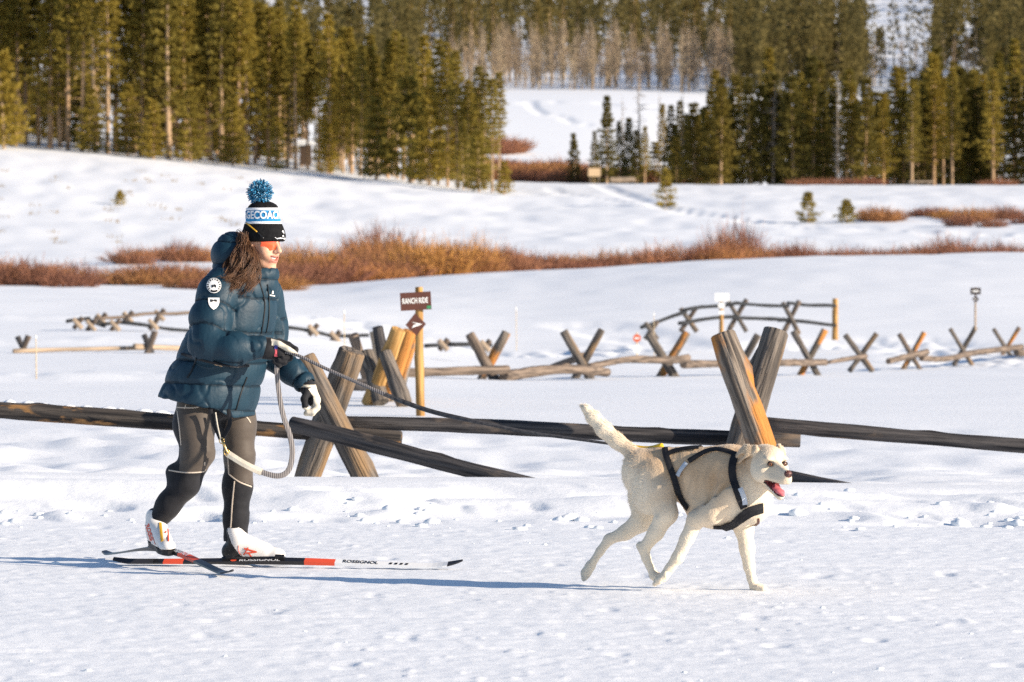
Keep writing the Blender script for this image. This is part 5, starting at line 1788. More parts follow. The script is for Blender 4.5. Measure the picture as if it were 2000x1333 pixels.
# ---- boots (own frame: x toe, y left, z up) and skis
def boot_mesh():
    S = Sculpt((-.12, -.08, -.01), (.24, .08, .24), 0.0042)
    S.cone((-.035, 0, .06), (-.045, 0, .135), .044, .044, 0)
    S.ball((-.060, 0, .04), (.052, .040, .050), None, .02)
    S.cone((-.02, 0, .085), (.10, 0, .050), .050, .036, .03)
    S.cone((.03, 0, .03), (.155, 0, .026), .040, .030, .03, flat=((0, 1, 0), 1.12))
    S.ball((.165, 0, .026), (.040, .036, .027), None, .02)
    S.field(lambda X: X[..., 2] - 0.004, (-.13, -.09, -.02), (.25, .09, .012), .004, 'sub')
    return S.mesh(1)


bootV, bootQ = boot_mesh()
BS = 0.93


def place_boot(org, fw, up, kind):
    fw = nrm(fw); up = nrm(up - fw * np.dot(up, fw)); lf = np.cross(up, fw)
    Mx = np.stack([fw, lf, up], 1)
    tr_ = lambda v: np.asarray(org) + BS * (np.asarray(v) @ Mx.T)
    V = tr_(bootV)
    c = bootV[bootQ].mean(1)
    # white upper over a black heel counter, tongue collar black
    heel = (c[:, 0] < np.interp(c[:, 2], [0.0, .02, .09, .14, .2], [.10, -.01, -.055, -.075, -.08])) | (c[:, 2] > .158)
    if kind == 'rear':
        heel = (c[:, 2] > .172) | (c[:, 2] < .018)
    o = mk('boot', V, bootQ, [M['white_boot'], M['boot_black']], person, True, np.where(heel, 1, 0))
    # sole with a binding bar
    out = [(-.108, -.026), (-.06, -.037), (.03, -.034), (.12, -.042), (.175, -.032), (.205, -.012), (.205, .012), (.175, .032), (.12, .042), (.03, .034), (-.06, .037), (-.108, .026)]
    b = MB(); n = len(out)
    top = [(x, y, .012) for x, y in out]; bot = [(x * .985, y * .92, -.014) for x, y in out]
    b.add(tr_(np.array(top + bot)), [tuple(range(n)), tuple(range(2 * n - 1, n - 1, -1))] + [(i, i + n, (i + 1) % n + n, (i + 1) % n) for i in range(n)])
    b.build('sole', M['boot_black'], o)
    return o, tr_, V, np.stack([fw, lf, up])


skiF = nrm(q(905, 1114, -.36) - q(220, 1108, -.08))
skiF = nrm([0.99, -0.13, 0.0])
fo, ftr, fV, fA = place_boot(q(477, 1093, 0.02) + np.array([0, 0, .0]), skiF, np.array([-.02, -.05, 1.0]), 'front')
fbvh = bvh_of(fV, bootQ)
# R mark on the shell
for poly in ([(476, 1070), (501, 1077), (500, 1080), (477, 1073.5)], [(501, 1077), (502.5, 1079.5), (481, 1082.5), (481, 1079.5)], [(483, 1069.5), (486, 1070.5), (478, 1084.5), (475, 1083.5)], [(483, 1080.5), (487, 1080.5), (494, 1089), (490.5, 1089)]):
    decal('logo_stroke', poly, DS - .1, M['red'], fo, .002, fbvh, 3)
strap(fbvh, [(466, 1066), (465, 1072), (467, 1080), (472, 1085)], .002, DS - .1, .001, 8, .002, parent=fo, name='trim_line', m=M['red'])

ra_dir = nrm([0.34, -0.93, -0.12])
ro, rtr, rV, rA = place_boot(q(310, 1066, -.12), ra_dir, np.array([-.06, -.10, 1.0]), 'rear')
rbvh = bvh_of(rV, bootQ)
for i, ch in enumerate('ROSSI'):
    text_on('lettering', ch, 288 + 2.6 * i, 1028 + 8.2 * i, 9, 8, DS - .25, M['red'], ro, .002, rbvh, 0.03, R(-70))
strap(rbvh, [(313, 1022), (315, 1040), (317, 1058)], .012, DS - .25, .002, 8, .003, parent=ro, name='side_stripe', m=M['frame_yellow'])
strap(rbvh, [(326, 1024), (328, 1040), (329, 1058)], .006, DS - .25, .002, 8, .003, parent=ro, name='side_stripe', m=M['red'])


def ski(name, tail, tip, label, camber, roll, up_tip, zones, boot_at):
    tail = np.asarray(tail, float); tip = np.asarray(tip, float)
    fw = nrm(tip - tail); L = np.linalg.norm(tip - tail)
    up = nrm(np.array([0, 0, 1.0]) - fw * fw[2]); lf = np.cross(up, fw)
    c, s_ = math.cos(roll), math.sin(roll)
    up, lf = up * c - lf * s_, lf * c + up * s_
    e = empty(name, (tail[0] + tip[0]) / 2 * np.array([1, 0, 0]) + [0, (tail[1] + tip[1]) / 2, 0.0], label, 'ski')
    n = 70
    t = np.linspace(0, 1, n)
    w = 0.92 * np.where(t > .94, .022 * np.sqrt(np.clip((1.001 - t) / .06, 0, 1)) + .002, np.where(t < .03, .014 + .008 * t / .03, .0215 + .001 * np.cos(t * 6.28)))
    th = .006 + .012 * np.exp(-((t - .5) / .22) ** 2)
    z = camber * np.sin(t * math.pi) ** 1.4 + up_tip * np.clip((t - .90) / .10, 0, 1) ** 1.8 + .012 * np.clip((.04 - t) / .04, 0, 1)
    cl = tail + fw * (t * L)[:, None] + up * z[:, None]
    V = np.stack([cl - lf * w[:, None], cl + lf * w[:, None], cl + lf * (w * .86)[:, None] + up * th[:, None], cl - lf * (w * .86)[:, None] + up * th[:, None]], 1).reshape(-1, 3)
    Fc, fm = [], []
    names = ['ski_black', 'ski_white', 'red', 'ski_base']
    for i in range(n - 1):
        tm = (t[i] + t[i + 1]) / 2
        z_ = [zz[2] for zz in zones if zz[0] <= tm < zz[1]]
        mi = names.index(z_[0]) if z_ else 0
        for j in range(4):
            k_ = (j + 1) % 4
            Fc.append((i * 4 + j, i * 4 + k_, (i + 1) * 4 + k_, (i + 1) * 4 + j)); fm.append(3 if j == 0 else mi)
    Fc += [(3, 2, 1, 0), tuple((n - 1) * 4 + j for j in range(4))]; fm += [0, 0]
    o = mk('ski_body', V, Fc, [M[x] for x in names], e, False, fm)
    on = lambda a, v, h: tail + fw * (a * L) + up * (np.interp(a, t, z) + np.interp(a, t, th) + h) + lf * v
    # binding
    b = MB()
    for a0, a1, h, ww in ((boot_at - .085, boot_at + .09, .006, .020), (boot_at + .066, boot_at + .092, .016, .018), (boot_at - .075, boot_at - .055, .012, .018)):
        cs_ = [on(a0, .007 - ww / 2, 0), on(a1, .007 - ww / 2, 0), on(a1, .007 + ww / 2, 0), on(a0, .007 + ww / 2, 0), on(a0, .007 - ww / 2, h), on(a1, .007 - ww / 2, h), on(a1, .007 + ww / 2, h), on(a0, .007 + ww / 2, h)]
        b.add(cs_, [(3, 2, 1, 0), (4, 5, 6, 7), (0, 1, 5, 4), (1, 2, 6, 5), (2, 3, 7, 6), (3, 0, 4, 7)])
    b.build('binding', M['boot_black'], e)
    return e, o, on, L, lf, up


sk, so, on, L, lf, up = ski('ski', q(222, 1112, -.02) * [1, 1, 0] + [0, 0, .018], q(905, 1114, -.30) * [1, 1, 0] + [0, 0, .012], 'black, white and red racing ski flat on the snow under the front boot', 0.008, R(26), .032,
    [(0, .12, 'ski_base'), (.14, .21, 'red'), (.555, .64, 'red'), (.64, .96, 'ski_white'), (.21, .555, 'ski_black'), (.12, .14, 'ski_black'), (.96, 1.1, 'ski_base')], .40)


def ski_text(s_, a0, a1, hgt, m_, par, v0=0.0):
    Vt, Ft = text_mesh(s_, 1.0, 0.02)
    x = (Vt[:, 0] - Vt[:, 0].min()) / np.ptp(Vt[:, 0]); y = Vt[:, 1] / np.ptp(Vt[:, 1]) * hgt + v0
    return mk('lettering', np.array([on(a0 + (a1 - a0) * u, v, 0.0015) for u, v in zip(x, y)]), Ft, M[m_], par)


ski_text('ROSSIGNOL', .365, .482, .019, 'ski_white', so, -.0095)
ski_text('ROSSIGNOL', .66, .76, .026, 'ski_black', so)
for a_ in (.79, .805, .82, .835):
    mk('bar', np.array([on(a_ + u, v, .0015) for u, v in ((0, -.008), (.008, -.008), (.010, .008), (.002, .008))]), [(0, 1, 2, 3)], M['ski_black'], so)
Vr = np.array([on(.348 + .009 * math.cos(a), -.009 + .009 * math.sin(a), .0015) for a in np.arange(12) * math.pi / 6])
mk('round_mark', Vr, [tuple(range(12))], M['red'], so)
tailR = P(204, 1083, 22.55); tipR = P(457, 1128, 21.15)
sk2, so2, on, L, lf, up = ski('ski', tailR, tipR, 'dark ski angled towards the viewer under the lifted rear boot', 0.065, R(10), .03,
    [(0, .3, 'ski_black'), (.3, .62, 'ski_black'), (.62, .74, 'red'), (.74, .93, 'ski_black'), (.93, 1.1, 'ski_base')], .46)
ski_text('ROSSIGNOL', .56, .68, .028, 'ski_white', so2)


# ------------------------------------------------------------------ the dog
DG = 20.45
PM = FPX / DG
def g_(px, py, lat=0.0):
    """point on the dog: it heads right and a little towards the viewer; lat > 0 is its far side"""
    return P(px, py, DG - 0.45 * (px - 1360) / PM + lat)


M['coat'] = mat('cream_coat', (0.62, 0.45, 0.29), 0.85, 0.15, (0.50, 0.34, 0.205), 7, bump=0.5, bscale=110, bdist=0.006, sheen=0.2)
M['coat_white'] = mat('pale_coat', (0.74, 0.66, 0.55), 0.85, 0.15, (0.62, 0.52, 0.40), 9, bump=0.5, bscale=110, bdist=0.006, sheen=0.2)
M['fur'] = mat('coat_hairs', (0.62, 0.45, 0.29), 0.75, 0.2, (0.49, 0.335, 0.20), 9)
M['fur_pale'] = mat('pale_coat_hairs', (0.78, 0.70, 0.58), 0.7, 0.25, (0.66, 0.55, 0.42), 11)
M['dog_nose'] = mat('dog_nose', (0.13, 0.05, 0.04), 0.45, 0.4, (0.09, 0.035, 0.03), 60)
M['dog_dark'] = mat('dark_lips', (0.022, 0.012, 0.012), 0.45, 0.4)
M['dog_mouth'] = mat('mouth_lining', (0.20, 0.05, 0.05), 0.5)
M['tongue'] = mat('tongue', (0.62, 0.17, 0.19), 0.45, 0.4, (0.55, 0.13, 0.15), 30)
M['eye_amber'] = mat('amber_eye', (0.24, 0.085, 0.02), 0.12, 0.6, coat=0.5)
M['eye_dark'] = mat('dark_eye', (0.008, 0.006, 0.006), 0.1, 0.6, coat=0.5)
M['webbing'] = mat('black_webbing', (0.010, 0.010, 0.012), 0.7, 0.25, (0.017, 0.017, 0.02), 60, bump=0.3, bscale=150, bdist=0.002)
M['reflect'] = mat('grey_reflective_tape', (0.42, 0.46, 0.52), 0.35, 0.5)

dbase = g_(1375, 1150)
dog = empty('dog', (dbase[0], DG, 0.0), 'cream coated dog in a black harness trotting with its mouth open', 'dog')
S = Sculpt(g_(1120, 1180, 0) * [1, 0, 1] + [0, DG - .42, 0], g_(1570, 780, 0) * [1, 0, 1] + [0, DG + .42, 0], 0.0055)
hd = nrm(np.array([1.0, -0.45, 0.0])); hsd = np.array([-hd[1], hd[0], 0.0]); UPZ = np.array([0, 0, 1.0])
DA = [hd, hsd, UPZ]
# trunk
S.ball(g_(1412, 955), (.175, .105, .152), DA, 0)
S.ball(g_(1450, 965), (.10, .095, .125), DA, .05)
S.ball(g_(1395, 985), (.13, .085, .10), DA, .05)
S.ball(g_(1345, 931), (.17, .086, .104), DA, .05)
S.ball(g_(1275, 930), (.125, .094, .112), DA, .06)
S.ball(g_(1252, 915), (.07, .08, .075), DA, .05)
S.cone(g_(1290, 893), g_(1430, 895), .035, .045, .05)
# shoulder and thigh muscles
for sd, lat in ((-1, -.085), (1, .085)):
    S.ball(g_(1425, 965, lat * .85), (.085, .045, .11), [nrm([.9, -.4, .35]), hsd, nrm([-.35, 0, .94])], .03)
# neck and breast
S.cone(g_(1435, 925), g_(1482, 915, -.01), .108, .082, .05)
S.cone(g_(1455, 965), g_(1490, 930, -.02), .085, .066, .05)
S.ball(g_(1478, 985), (.055, .07, .075), DA, .05)
# near hind leg
S.ball(g_(1274, 953, -.078), (.088, .046, .118), [nrm([.92, -.41, -.2]), hsd, nrm([.2, 0, .97])], .022)
S.chain([g_(1292, 960, -.085), g_(1302, 1003, -.095), g_(1281, 1040, -.09), g_(1258, 1073, -.085)], [.058, .046, .032, .0225], .02)
S.chain([g_(1258, 1073, -.085), g_(1262, 1090, -.085), g_(1275, 1118, -.085)], [.0225, .0185, .0185], .012)
S.ball(g_(1284, 1127, -.088), (.036, .026, .020), DA, .015)
S.cone(g_(1258, 1073, -.085), g_(1250, 1066, -.085), .022, .016, .012)
# far hind leg, stretched back
S.ball(g_(1262, 965, .075), (.085, .05, .11), DA, .04)
S.chain([g_(1264, 985, .08), g_(1256, 1016, .085), g_(1222, 1040, .085), g_(1190, 1054, .085)], [.062, .047, .031, .0235], .02)
S.chain([g_(1190, 1054, .085), g_(1172, 1078, .085), g_(1153, 1106, .085)], [.0235, .0185, .018], .012)
S.chain([g_(1153, 1106, .085), g_(1144, 1120, .084), g_(1141, 1130, .083)], [.023, .021, .012], .01)
# near fore leg, swinging back
S.chain([g_(1428, 965, -.10), g_(1390, 1002, -.115), g_(1360, 1016, -.115)], [.062, .047, .038], .022)
S.chain([g_(1360, 1014, -.115), g_(1342, 1052, -.115), g_(1324, 1089, -.115)], [.037, .029, .024], .014)
S.chain([g_(1324, 1089, -.115), g_(1308, 1110, -.115), g_(1296, 1127, -.115)], [.0245, .0205, .023], .012)
for i in range(4):
    S.chain([g_(1300, 1124, -.115 + (i - 1.5) * .016), g_(1288 - (i % 2) * 2, 1134, -.115 + (i - 1.5) * .019), g_(1279 - (1 if i in (1, 2) else 0), 1141, -.115 + (i - 1.5) * .019)], [.016, .0145, .010], .006)
# far fore leg, reaching forward to the ground
S.chain([g_(1455, 985, .07), g_(1452, 1030, .075), g_(1459, 1072, .075), g_(1463, 1108, .075)], [.054, .039, .030, .0235], .022)
S.chain([g_(1463, 1108, .075), g_(1468, 1130, .075), g_(1474, 1145, .075)], [.023, .020, .023], .012)
S.ball(g_(1482, 1150, .075), (.036, .033, .020), DA, .012)
for i in range(4):
    S.chain([g_(1480, 1149, .075 + (i - 1.5) * .016), g_(1491, 1152, .075 + (i - 1.5) * .019), g_(1500 + (2 if i in (1, 2) else 0), 1157, .075 + (i - 1.5) * .019)], [.016, .0145, .009], .006)
# tail carried up and back
S.chain([g_(1256, 902), g_(1232, 882), g_(1205, 862), g_(1180, 840), g_(1160, 817), g_(1146, 800), g_(1137, 794)], [.033, .028, .032, .033, .028, .017, .007], .02)

# muscle and rib relief on the near side
for pa, pb, ra_, rb_, lt in (((1398, 912), (1384, 990), .012, .016, -.118), ((1322, 925), (1332, 985), .018, .014, -.098), ((1258, 935), (1282, 1002), .010, .012, -.138), ((1440, 930), (1402, 968), .012, .010, -.135),
                             ((1362, 915), (1352, 968), .007, .008, -.104), ((1374, 912), (1366, 975), .007, .008, -.110), ((1350, 918), (1340, 962), .006, .007, -.100)):
    S.cone(g_(pa[0], pa[1], lt * 1.02), g_(pb[0], pb[1], lt * 1.02), ra_, rb_, .022, 'sub')

# head, turned towards the viewer
DY, DP = R(63), R(6)
df = np.array([math.cos(DY) * math.cos(DP), -math.sin(DY) * math.cos(DP), -math.sin(DP)])
dl = np.array([math.sin(DY), math.cos(DY), 0.0])          # dog's left
du = np.cross(df, dl)
DC = g_(1501, 908, -.06)
HSD = 1.09
def dh(f_, l_, u_):
    return DC + HSD * (df * f_ + dl * l_ + du * u_)
HA = [df, dl, du]
H = Sculpt(DC - [.22, .22, .2], DC + [.2, .2, .17], 0.0034)
H.ball(dh(-.015, 0, .008), (.082, .070, .068), HA, 0)
H.cone(dh(-.05, 0, -.01), dh(-.14, .0, -.07), .072, .085, .05)
H.ball(dh(.020, 0, .030), (.05, .05, .042), HA, .03)
H.cone(dh(.055, 0, -.018), dh(.136, 0, -.030), .034, .0245, .022)
H.cone(dh(.06, 0, .006), dh(.140, 0, -.012), .019, .015, .018)
for sd in (-1, 1):
    H.ball(dh(.02, .045 * sd, -.028), (.045, .03, .04), HA, .03)                        # cheeks
    H.cone(dh(.055, .026 * sd, -.038), dh(.132, .012 * sd, -.043), .018, .0155, .012)      # flews
    H.ball(dh(.054, .034 * sd, .031), (.019, .019, .0115), HA, .012)                      # brows
    H.ball(dh(.068, .032 * sd, .013), (.013, .016, .011), HA, .008, 'sub')
    # folded ear, laid back
    en = nrm(dl * sd + du * .55 + df * .2)
    H.chain([dh(-.018, .058 * sd, .056), dh(-.046, .080 * sd, .046), dh(-.078, .092 * sd, .016), dh(-.094, .092 * sd, -.016)], [.024, .031, .026, .007], .010, flat=(en, .42))
    H.cone(dh(-.040, .090 * sd, .034), dh(-.074, .102 * sd, .006), .011, .009, .008, 'sub', flat=(en, .6))
H.ball(dh(.154, 0, -.013), (.012, .0165, .0135), HA, .008)
# open mouth
def mouth_gap(X):
    r0 = (X - DC) / HSD
    f0, l0, u0 = r0 @ df, r0 @ dl, r0 @ du
    mid_ = np.interp(f0, [.02, .045, .10, .16], [-.058, -.062, -.0765, -.089])
    hw_ = np.interp(f0, [.028, .045, .10, .16], [-.002, .005, .0195, .029])
    side = np.interp(f0, [.03, .06, .10], [.030, .040, .060])
    return np.maximum(np.maximum(np.abs(u0 - mid_) - hw_, .028 - f0), np.abs(l0) - side) * .8


H.cone(dh(.015, 0, -.062), dh(.100, 0, -.104), .034, .019, .02)
H.field(lambda X: mouth_gap(X), DC - .2, DC + .2, .003, 'sub')
HV, HQ = H.mesh(1)
V, Qd = S.mesh(1)
N = vnormals(V, Qd)
V = V + N * (0.004 * noise3(V, 22, 7) + 0.0022 * noise3(V * [1, 1, .5], 60, 17))[:, None]
# colours: paler legs, chest, belly and face; warmer saddle
def coat_blend(m, c_pale, c_warm):
    nt = m.node_tree; b = nt.nodes['Principled BSDF']
    src = b.inputs['Base Color'].links[0].from_socket
    at = nt.nodes.new('ShaderNodeAttribute'); at.attribute_name = 'paleness'
    mx = nt.nodes.new('ShaderNodeMix'); mx.data_type = 'RGBA'
    nt.links.new(at.outputs['Fac'], mx.inputs['Factor']); nt.links.new(src, mx.inputs['A']); mx.inputs['B'].default_value = (*c_pale, 1)
    nt.links.new(mx.outputs['Result'], b.inputs['Base Color'])


coat_blend(M['coat'], (0.80, 0.68, 0.52), None)
coat_blend(M['fur'], (0.82, 0.71, 0.56), None)


def set_pale(o, v):
    a = o.data.attributes.new('paleness', 'FLOAT', 'POINT')
    a.data.foreach_set('value', np.clip(v, 0, 1).astype(np.float32))


def coat_split(c, nn):
    px = 1000 + c[:, 0] / c[:, 1] * FPX; py = 460 - (c[:, 2] - CAMZ) * FPX / c[:, 1]
    v = (py - np.interp(px, [1120, 1250, 1300, 1420, 1500], [700, 915, 985, 985, 905])) / 60 + 0.9 * noise3(c, 9, 44) + 0.35 * noise3(c, 30, 45)
    return np.clip(0.5 + 0.55 * v, 0, 1)


fmB = np.zeros(len(Qd), int)
hc = HV[HQ].mean(1)
rel = (hc - DC) / HSD
f_, l_, u_ = rel @ df, rel @ dl, rel @ du
hn = vnormals(HV, HQ)[HQ].mean(1)
gd = mouth_gap(hc) / .8
mline = np.interp(f_, [.02, .045, .10, .16], [-.058, -.062, -.0765, -.089])
facing_in = (hn @ du) * np.sign(mline - u_) > .35
inside = (gd < .0035) & facing_in & (f_ < .128)
lipz = (np.abs(gd) < np.interp(f_, [.03, .06, .12], [.0075, .0075, .005])) & ~inside & (f_ < .126)
ear = (np.abs(l_) > .068) & (f_ < -.02)
warm = (u_ > .045) & (f_ < .02) | ear
fmH = np.zeros(len(HQ), int)
fmH = np.where(inside, 3, fmH); fmH = np.where(lipz, 2, fmH)
fmH = np.where(((f_ - .158) / .013) ** 2 + (l_ / .0175) ** 2 + ((u_ + .0115) / .0135) ** 2 < 1.3, 4, fmH)
nb_ = len(V)
body = mk('body', np.vstack([V, HV]), np.vstack([Qd, HQ + nb_]), [M['coat'], M['coat_white'], M['dog_dark'], M['dog_mouth'], M['dog_nose']], dog, True, np.concatenate([fmB, fmH]))
rv = HV - DC
hpale = 0.8 - 0.9 * np.clip((np.abs(rv @ dl) - .055) / .02, 0, 1) * (rv @ df < -.01) - 0.55 * np.exp(-(((rv @ df) - .0) / .05) ** 2) * np.clip((rv @ du) / .06, 0, 1) + 0.35 * noise3(HV, 24, 77)
fade = sstep(-.085, -.01, rv @ df)
hpale = hpale * fade + coat_split(HV, None) * (1 - fade)
set_pale(body, np.concatenate([coat_split(V, None), hpale]))
dbvh = bvh_of(V, Qd)
hbvh = bvh_of(HV, HQ)
for sd in (-1, 1):
    c = dh(.0645, .0315 * sd, .0125)
    S_ = Sculpt(c - .02, c + .02, .0016); S_.ball(c, .0108); EV, EQ = S_.mesh(2)
    ec = EV[EQ].mean(1) - c
    ax = nrm(df + dl * .25 * sd)
    cosv = (ec @ ax) / (np.linalg.norm(ec, axis=1) + 1e-9)
    ey = mk('eye', EV, EQ, [M['dog_dark'], M['eye_amber'], M['eye_dark']], dog, True, np.where(cosv > .93, 2, np.where(cosv > .62, 1, 0)))
    b = MB()                        # dark eyelid rim
    a = np.linspace(0, 2 * math.pi, 17)
    e1 = nrm(np.cross(du, ax)); e2 = np.cross(ax, e1)
    b.tube([c + ax * .0075 + e1 * .0112 * math.cos(t) + e2 * .0075 * math.sin(t) for t in a], .0022, 5)
    b.build('eyelid', M['dog_dark'], ey, True)
for sd in (-1, 1):
    b = MB(); c = dh(.1665, .0068 * sd, -.0155); b.add(np.array([c + dl * .0035 * math.cos(t) + du * .0042 * math.sin(t) - df * .0015 * abs(math.cos(t)) for t in np.arange(10) * math.pi / 5]), [tuple(range(10))]); b.build('nostril', M['dog_dark'], dog)
# tongue and teeth
T = Sculpt(dh(.08, 0, -.08) - .09, dh(.08, 0, -.08) + .09, 0.003)
T.chain([dh(.03, 0, -.070), dh(.07, 0, -.082), dh(.098, 0, -.089), dh(.115, 0, -.099)], [.016, .019, .019, .012], .01, flat=(nrm(du + df * .2), .42))
TV, TQ = T.mesh(2)
mk('tongue', TV, TQ, M['tongue'], dog, True)
b = MB()
for sd in (-1, 1):
    for f0, l0, u0, ln in ((.085, .022, -.096, .009), (.075, .025, -.092, .006), (.065, .027, -.087, .006), (.099, .013, -.097, .011), (.103, .006, -.097, .006)):
        p_ = dh(f0, l0 * sd, u0); b.tube([p_, p_ + du * ln], [.003, .0008], 5)
    for f0, l0, u0, ln in ((.128, .017, -.046, .013), (.118, .020, -.047, .006), (.100, .024, -.050, .006), (.085, .027, -.050, .007)):
        p_ = dh(f0, l0 * sd, u0); b.tube([p_, p_ - du * ln], [.003, .0008], 5)
b.build('teeth', M['teeth'], dog, True)['kind'] = 'stuff'


# short coat: single hairs lying along the body
def fur(V, Q, n, seed, name, maskfn, lenfn, flowfn, mlist, parent):
    r = np.random.default_rng(seed)
    P0, P1, P2 = V[Q[:, 0]], V[Q[:, 1]], V[Q[:, 2]]
    area = np.linalg.norm(np.cross(P1 - P0, P2 - P0), axis=1)
    cen = V[Q].mean(1)
    nn = vnormals(V, Q)
    area = area * maskfn(cen)
    i = r.choice(len(Q), n, p=area / area.sum())
    u = r.random((n, 1)); w = r.random((n, 1))
    p = (V[Q[i, 0]] * (1 - u) + V[Q[i, 1]] * u) * (1 - w) + (V[Q[i, 3]] * (1 - u) + V[Q[i, 2]] * u) * w
    nr_ = nn[Q[i, 0]]
    fl = flowfn(p)
    fl = fl - nr_ * (fl * nr_).sum(1)[:, None]
    fl = norm_rows(fl + r.normal(0, .22, (n, 3)))
    ln = lenfn(p) * r.uniform(.6, 1.25, n)
    d1 = norm_rows(fl + nr_ * r.uniform(.05, .24, (n, 1)))
    tip = p + d1 * ln[:, None] - nr_ * (ln * 0.12)[:, None]
    s_ = norm_rows(np.cross(d1, nr_)) * .0009
    VV = np.stack([p - s_ - nr_ * .001, p + s_ - nr_ * .001, tip], 1).reshape(-1, 3)
    F3 = np.arange(3 * n).reshape(n, 3)
    o = mk(name, VV, F3, mlist, parent)
    set_pale(o, np.repeat(coat_split(p, None) if name == 'coat_hair' else np.full(n, .8), 3))
    return o


def pxpy(p):
    return 1000 + p[:, 0] / p[:, 1] * FPX, 460 - (p[:, 2] - CAMZ) * FPX / p[:, 1]


def flow(p):
    px, py = pxpy(p)
    f = np.tile(-hd * .8 + np.array([0, 0, -.55]), (len(p), 1))
    legs = np.clip((py - 1000) / 40, 0, 1)[:, None]
    f = f * (1 - legs) + legs * np.array([-.25, 0, -1.0])
    tail = ((px < 1240) & (py < 905))[:, None]
    return np.where(tail, np.array([-.8, .2, .5]), f)


def hlen(p):
    px, py = pxpy(p)
    L = np.full(len(p), .0065)
    L = np.where((px < 1245) & (py < 905), .019, L)
    L = np.where((px < 1262) & (py > 905) & (py < 1010), .017, L)
    L = np.where((px > 1440) & (py < 1010), .013, L)
    L = np.where((py > 1040), .006, L)
    return L


fo_ = fur(V, Qd, 70000, 3, 'coat_hair', lambda c: np.ones(len(c)), hlen, flow, [M['fur']], dog); fo_['kind'] = 'stuff'


def hmask(c):
    r0 = c - DC
    return np.where(r0 @ df < .045, 1.0, 0.12) * np.where(((r0 @ df) > .03) & ((r0 @ du) < -.035), .05, 1.0)


fo_ = fur(HV, HQ, 16000, 4, 'head_hair', hmask, lambda p: np.where((p - DC) @ df < -.03, .010, .005), lambda p: np.tile(-df * .8 - du * .4, (len(p), 1)), [M['fur']], dog); fo_['kind'] = 'stuff'

# harness
hz = empty('harness', WLOC[dog.name]); hz.parent = dog; hz.location = (0, 0, 0); WLOC[hz.name] = WLOC[dog.name]
FAR = lambda p: None
def dstrap(pts, w, name='strap', m='webbing', off=.009, both=True, n=26):
    strap(dbvh, pts, w, DG, off, n, .005, parent=hz, name=name, m=M[m])
    if both:                         # the same strap on the far flank
        c = spline(pts, n); h = []; nn = []
        for a in c:
            p_ = g_(a[0], a[1]); hit = dbvh.ray_cast(Vector(p_ + hsd * 1.0), Vector(-hsd))
            if hit[0] is None: hit = dbvh.find_nearest(Vector(p_))
            h.append(np.array(hit[0])); nn.append(np.array(hit[1]))
        h = np.array(h); nn = np.array(nn)
        ribbon(h + nn * off, nn, w, .005, name, M[m], hz)


dstrap([(1299, 878), (1303, 895), (1311, 920), (1323, 955), (1335, 978), (1346, 993)], .026)
dstrap([(1303, 890), (1316, 884), (1340, 879), (1366, 877)], .022)
dstrap([(1346, 903), (1362, 893), (1380, 884), (1400, 880), (1420, 884), (1438, 890)], .022)
dstrap([(1438, 888), (1432, 905), (1431, 925), (1436, 950), (1444, 975), (1453, 992)], .032)
dstrap([(1443, 955), (1449, 970), (1454, 984)], .022, 'reflective_tape', 'reflect', .014, False, 8)
dstrap([(1326, 930), (1333, 918), (1342, 906)], .018, 'reflective_tape', 'reflect', .011, False, 8)
dstrap([(1488, 992), (1470, 997), (1455, 1005), (1440, 1016), (1428, 1024), (1412, 1030)], .045, 'chest_pad')
dstrap([(1416, 1028), (1404, 1028), (1394, 1027)], .02, 'strap')
dstrap([(1479, 1010), (1480, 1018), (1480, 1025)], .010, 'tag', 'dog_nose', .012, False, 5)

# ------------------------------------------------------------------ leash: hand to harness, and the slack loop to the skier's belt
M['leash'] = mat('grey_checked_webbing', (0.30, 0.275, 0.26), 0.7, 0.2)
nt = M['leash'].node_tree
wv = nt.nodes.new('ShaderNodeTexWave'); wv.inputs['Scale'].default_value = 34; wv.inputs['Distortion'].default_value = 1.5
tcn = nt.nodes.new('ShaderNodeTexCoord'); nt.links.new(tcn.outputs['Object'], wv.inputs['Vector'])
rpn = nt.nodes.new('ShaderNodeValToRGB'); rpn.color_ramp.elements[0].color = (.085, .078, .08, 1); rpn.color_ramp.elements[1].color = (.27, .245, .235, 1)
rpn.color_ramp.elements[0].position = .40; rpn.color_ramp.elements[1].position = .55
nt.links.new(wv.outputs['Color'], rpn.inputs[0]); nt.links.new(rpn.outputs[0], nt.nodes['Principled BSDF'].inputs['Base Color'])
M['leash_dark'] = mat('dark_webbing', (0.045, 0.042, 0.045), 0.7, 0.2, (0.10, 0.094, 0.092), 60)
M['leash_yellow'] = mat('yellow_webbing', (0.75, 0.47, 0.03), 0.6)
hand = q(572, 690, -.262)
le = empty('leash', (hand[0], hand[1], 0.0), 'leash from the skier\'s hand to the dog, with a slack loop down to her hips', 'leash')
dback = g_(1296, 877, 0.0) + [0, 0, .012]


def lp(px, py):
    t = (px - 560) / (1296 - 560)
    return P(px, py, (DS - .262) * (1 - t) + dback[1] * t)


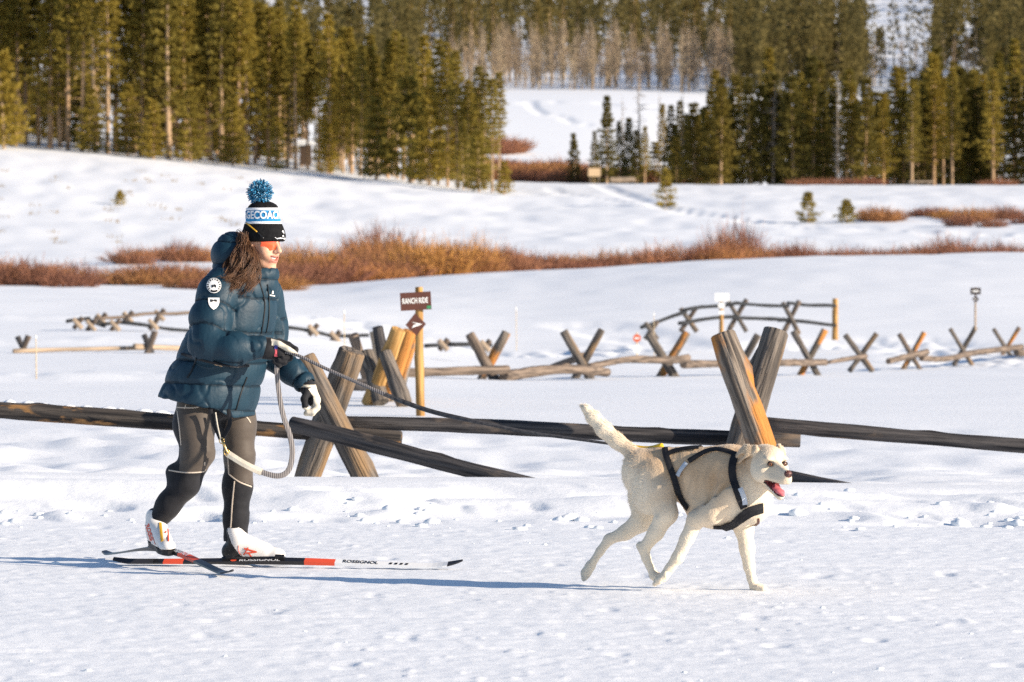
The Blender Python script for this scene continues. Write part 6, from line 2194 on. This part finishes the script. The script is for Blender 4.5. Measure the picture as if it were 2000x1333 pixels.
main = spline([q(548, 688, -.262), lp(580, 694), lp(640, 722), lp(720, 757), lp(790, 786), lp(850, 806), lp(930, 824), lp(1040, 846), lp(1140, 860), lp(1235, 873)], 90)
tw = np.linspace(0, 1, 90)
ang = np.interp(tw, [0, .35, .42, .62, .68, 1], [1.45, 1.2, .3, .35, 1.2, 1.4])
nnv = np.stack([np.zeros(90), -np.cos(ang), np.sin(ang)], 1)
i1 = 34
ribbon(main[:i1 + 1], nnv[:i1 + 1], .017, .008, 'checked_strap', M['leash'], le)
ribbon(main[i1:], nnv[i1:], .020, .007, 'dark_strap', M['leash_dark'], le)
ye = spline([lp(1230, 872.5), lp(1262, 876), dback + [-.02, 0, .002], dback], 12)
ribbon(ye, np.tile([0, -.6, .8], (12, 1)), .024, .007, 'yellow_strap', M['leash_yellow'], le)
loop = spline([q(540, 706, -.285), q(541, 730, -.28), q(546, 775, -.26), q(554, 815, -.24), q(566, 850, -.23), q(571, 885, -.23), q(564, 918, -.235), q(545, 930, -.245), q(515, 924, -.25), q(480, 908, -.25), q(444, 886, -.24)], 70)
tl = np.linspace(0, 1, 70)
al = np.interp(tl, [0, .4, .7, 1], [.2, .5, .2, -.3])
nl = np.stack([np.sin(al) * .8, -np.cos(al), .2 * np.sin(tl * 9)], 1)
ribbon(loop[:58], nl[:58], np.interp(tl[:58], [0, .6, 1], [.020, .024, .024]), .008, 'slack_strap', M['leash'], le)
ribbon(loop[56:], nl[56:], .030, .010, 'stitched_end', M['cream'], le)
b = MB()
cc = q(440, 880, -.245); top = q(432, 858, -.235)
b.tube(spline([q(446, 888, -.242), cc + [.006, -.004, 0], q(437, 868, -.245), top], 9), [.006, .0065, .005, .004, .005, .006, .006, .005, .004], 7)
for ctr, rr_ in ((q(443, 884, -.245), .012), (q(433, 861, -.238), .011)):
    b.tube([ctr + [rr_ * math.cos(t), 0, rr_ * 1.2 * math.sin(t)] for t in np.linspace(0, 6.28, 13)], .0026, 6)
b.build('snap_hook', M['metal'], le, True)
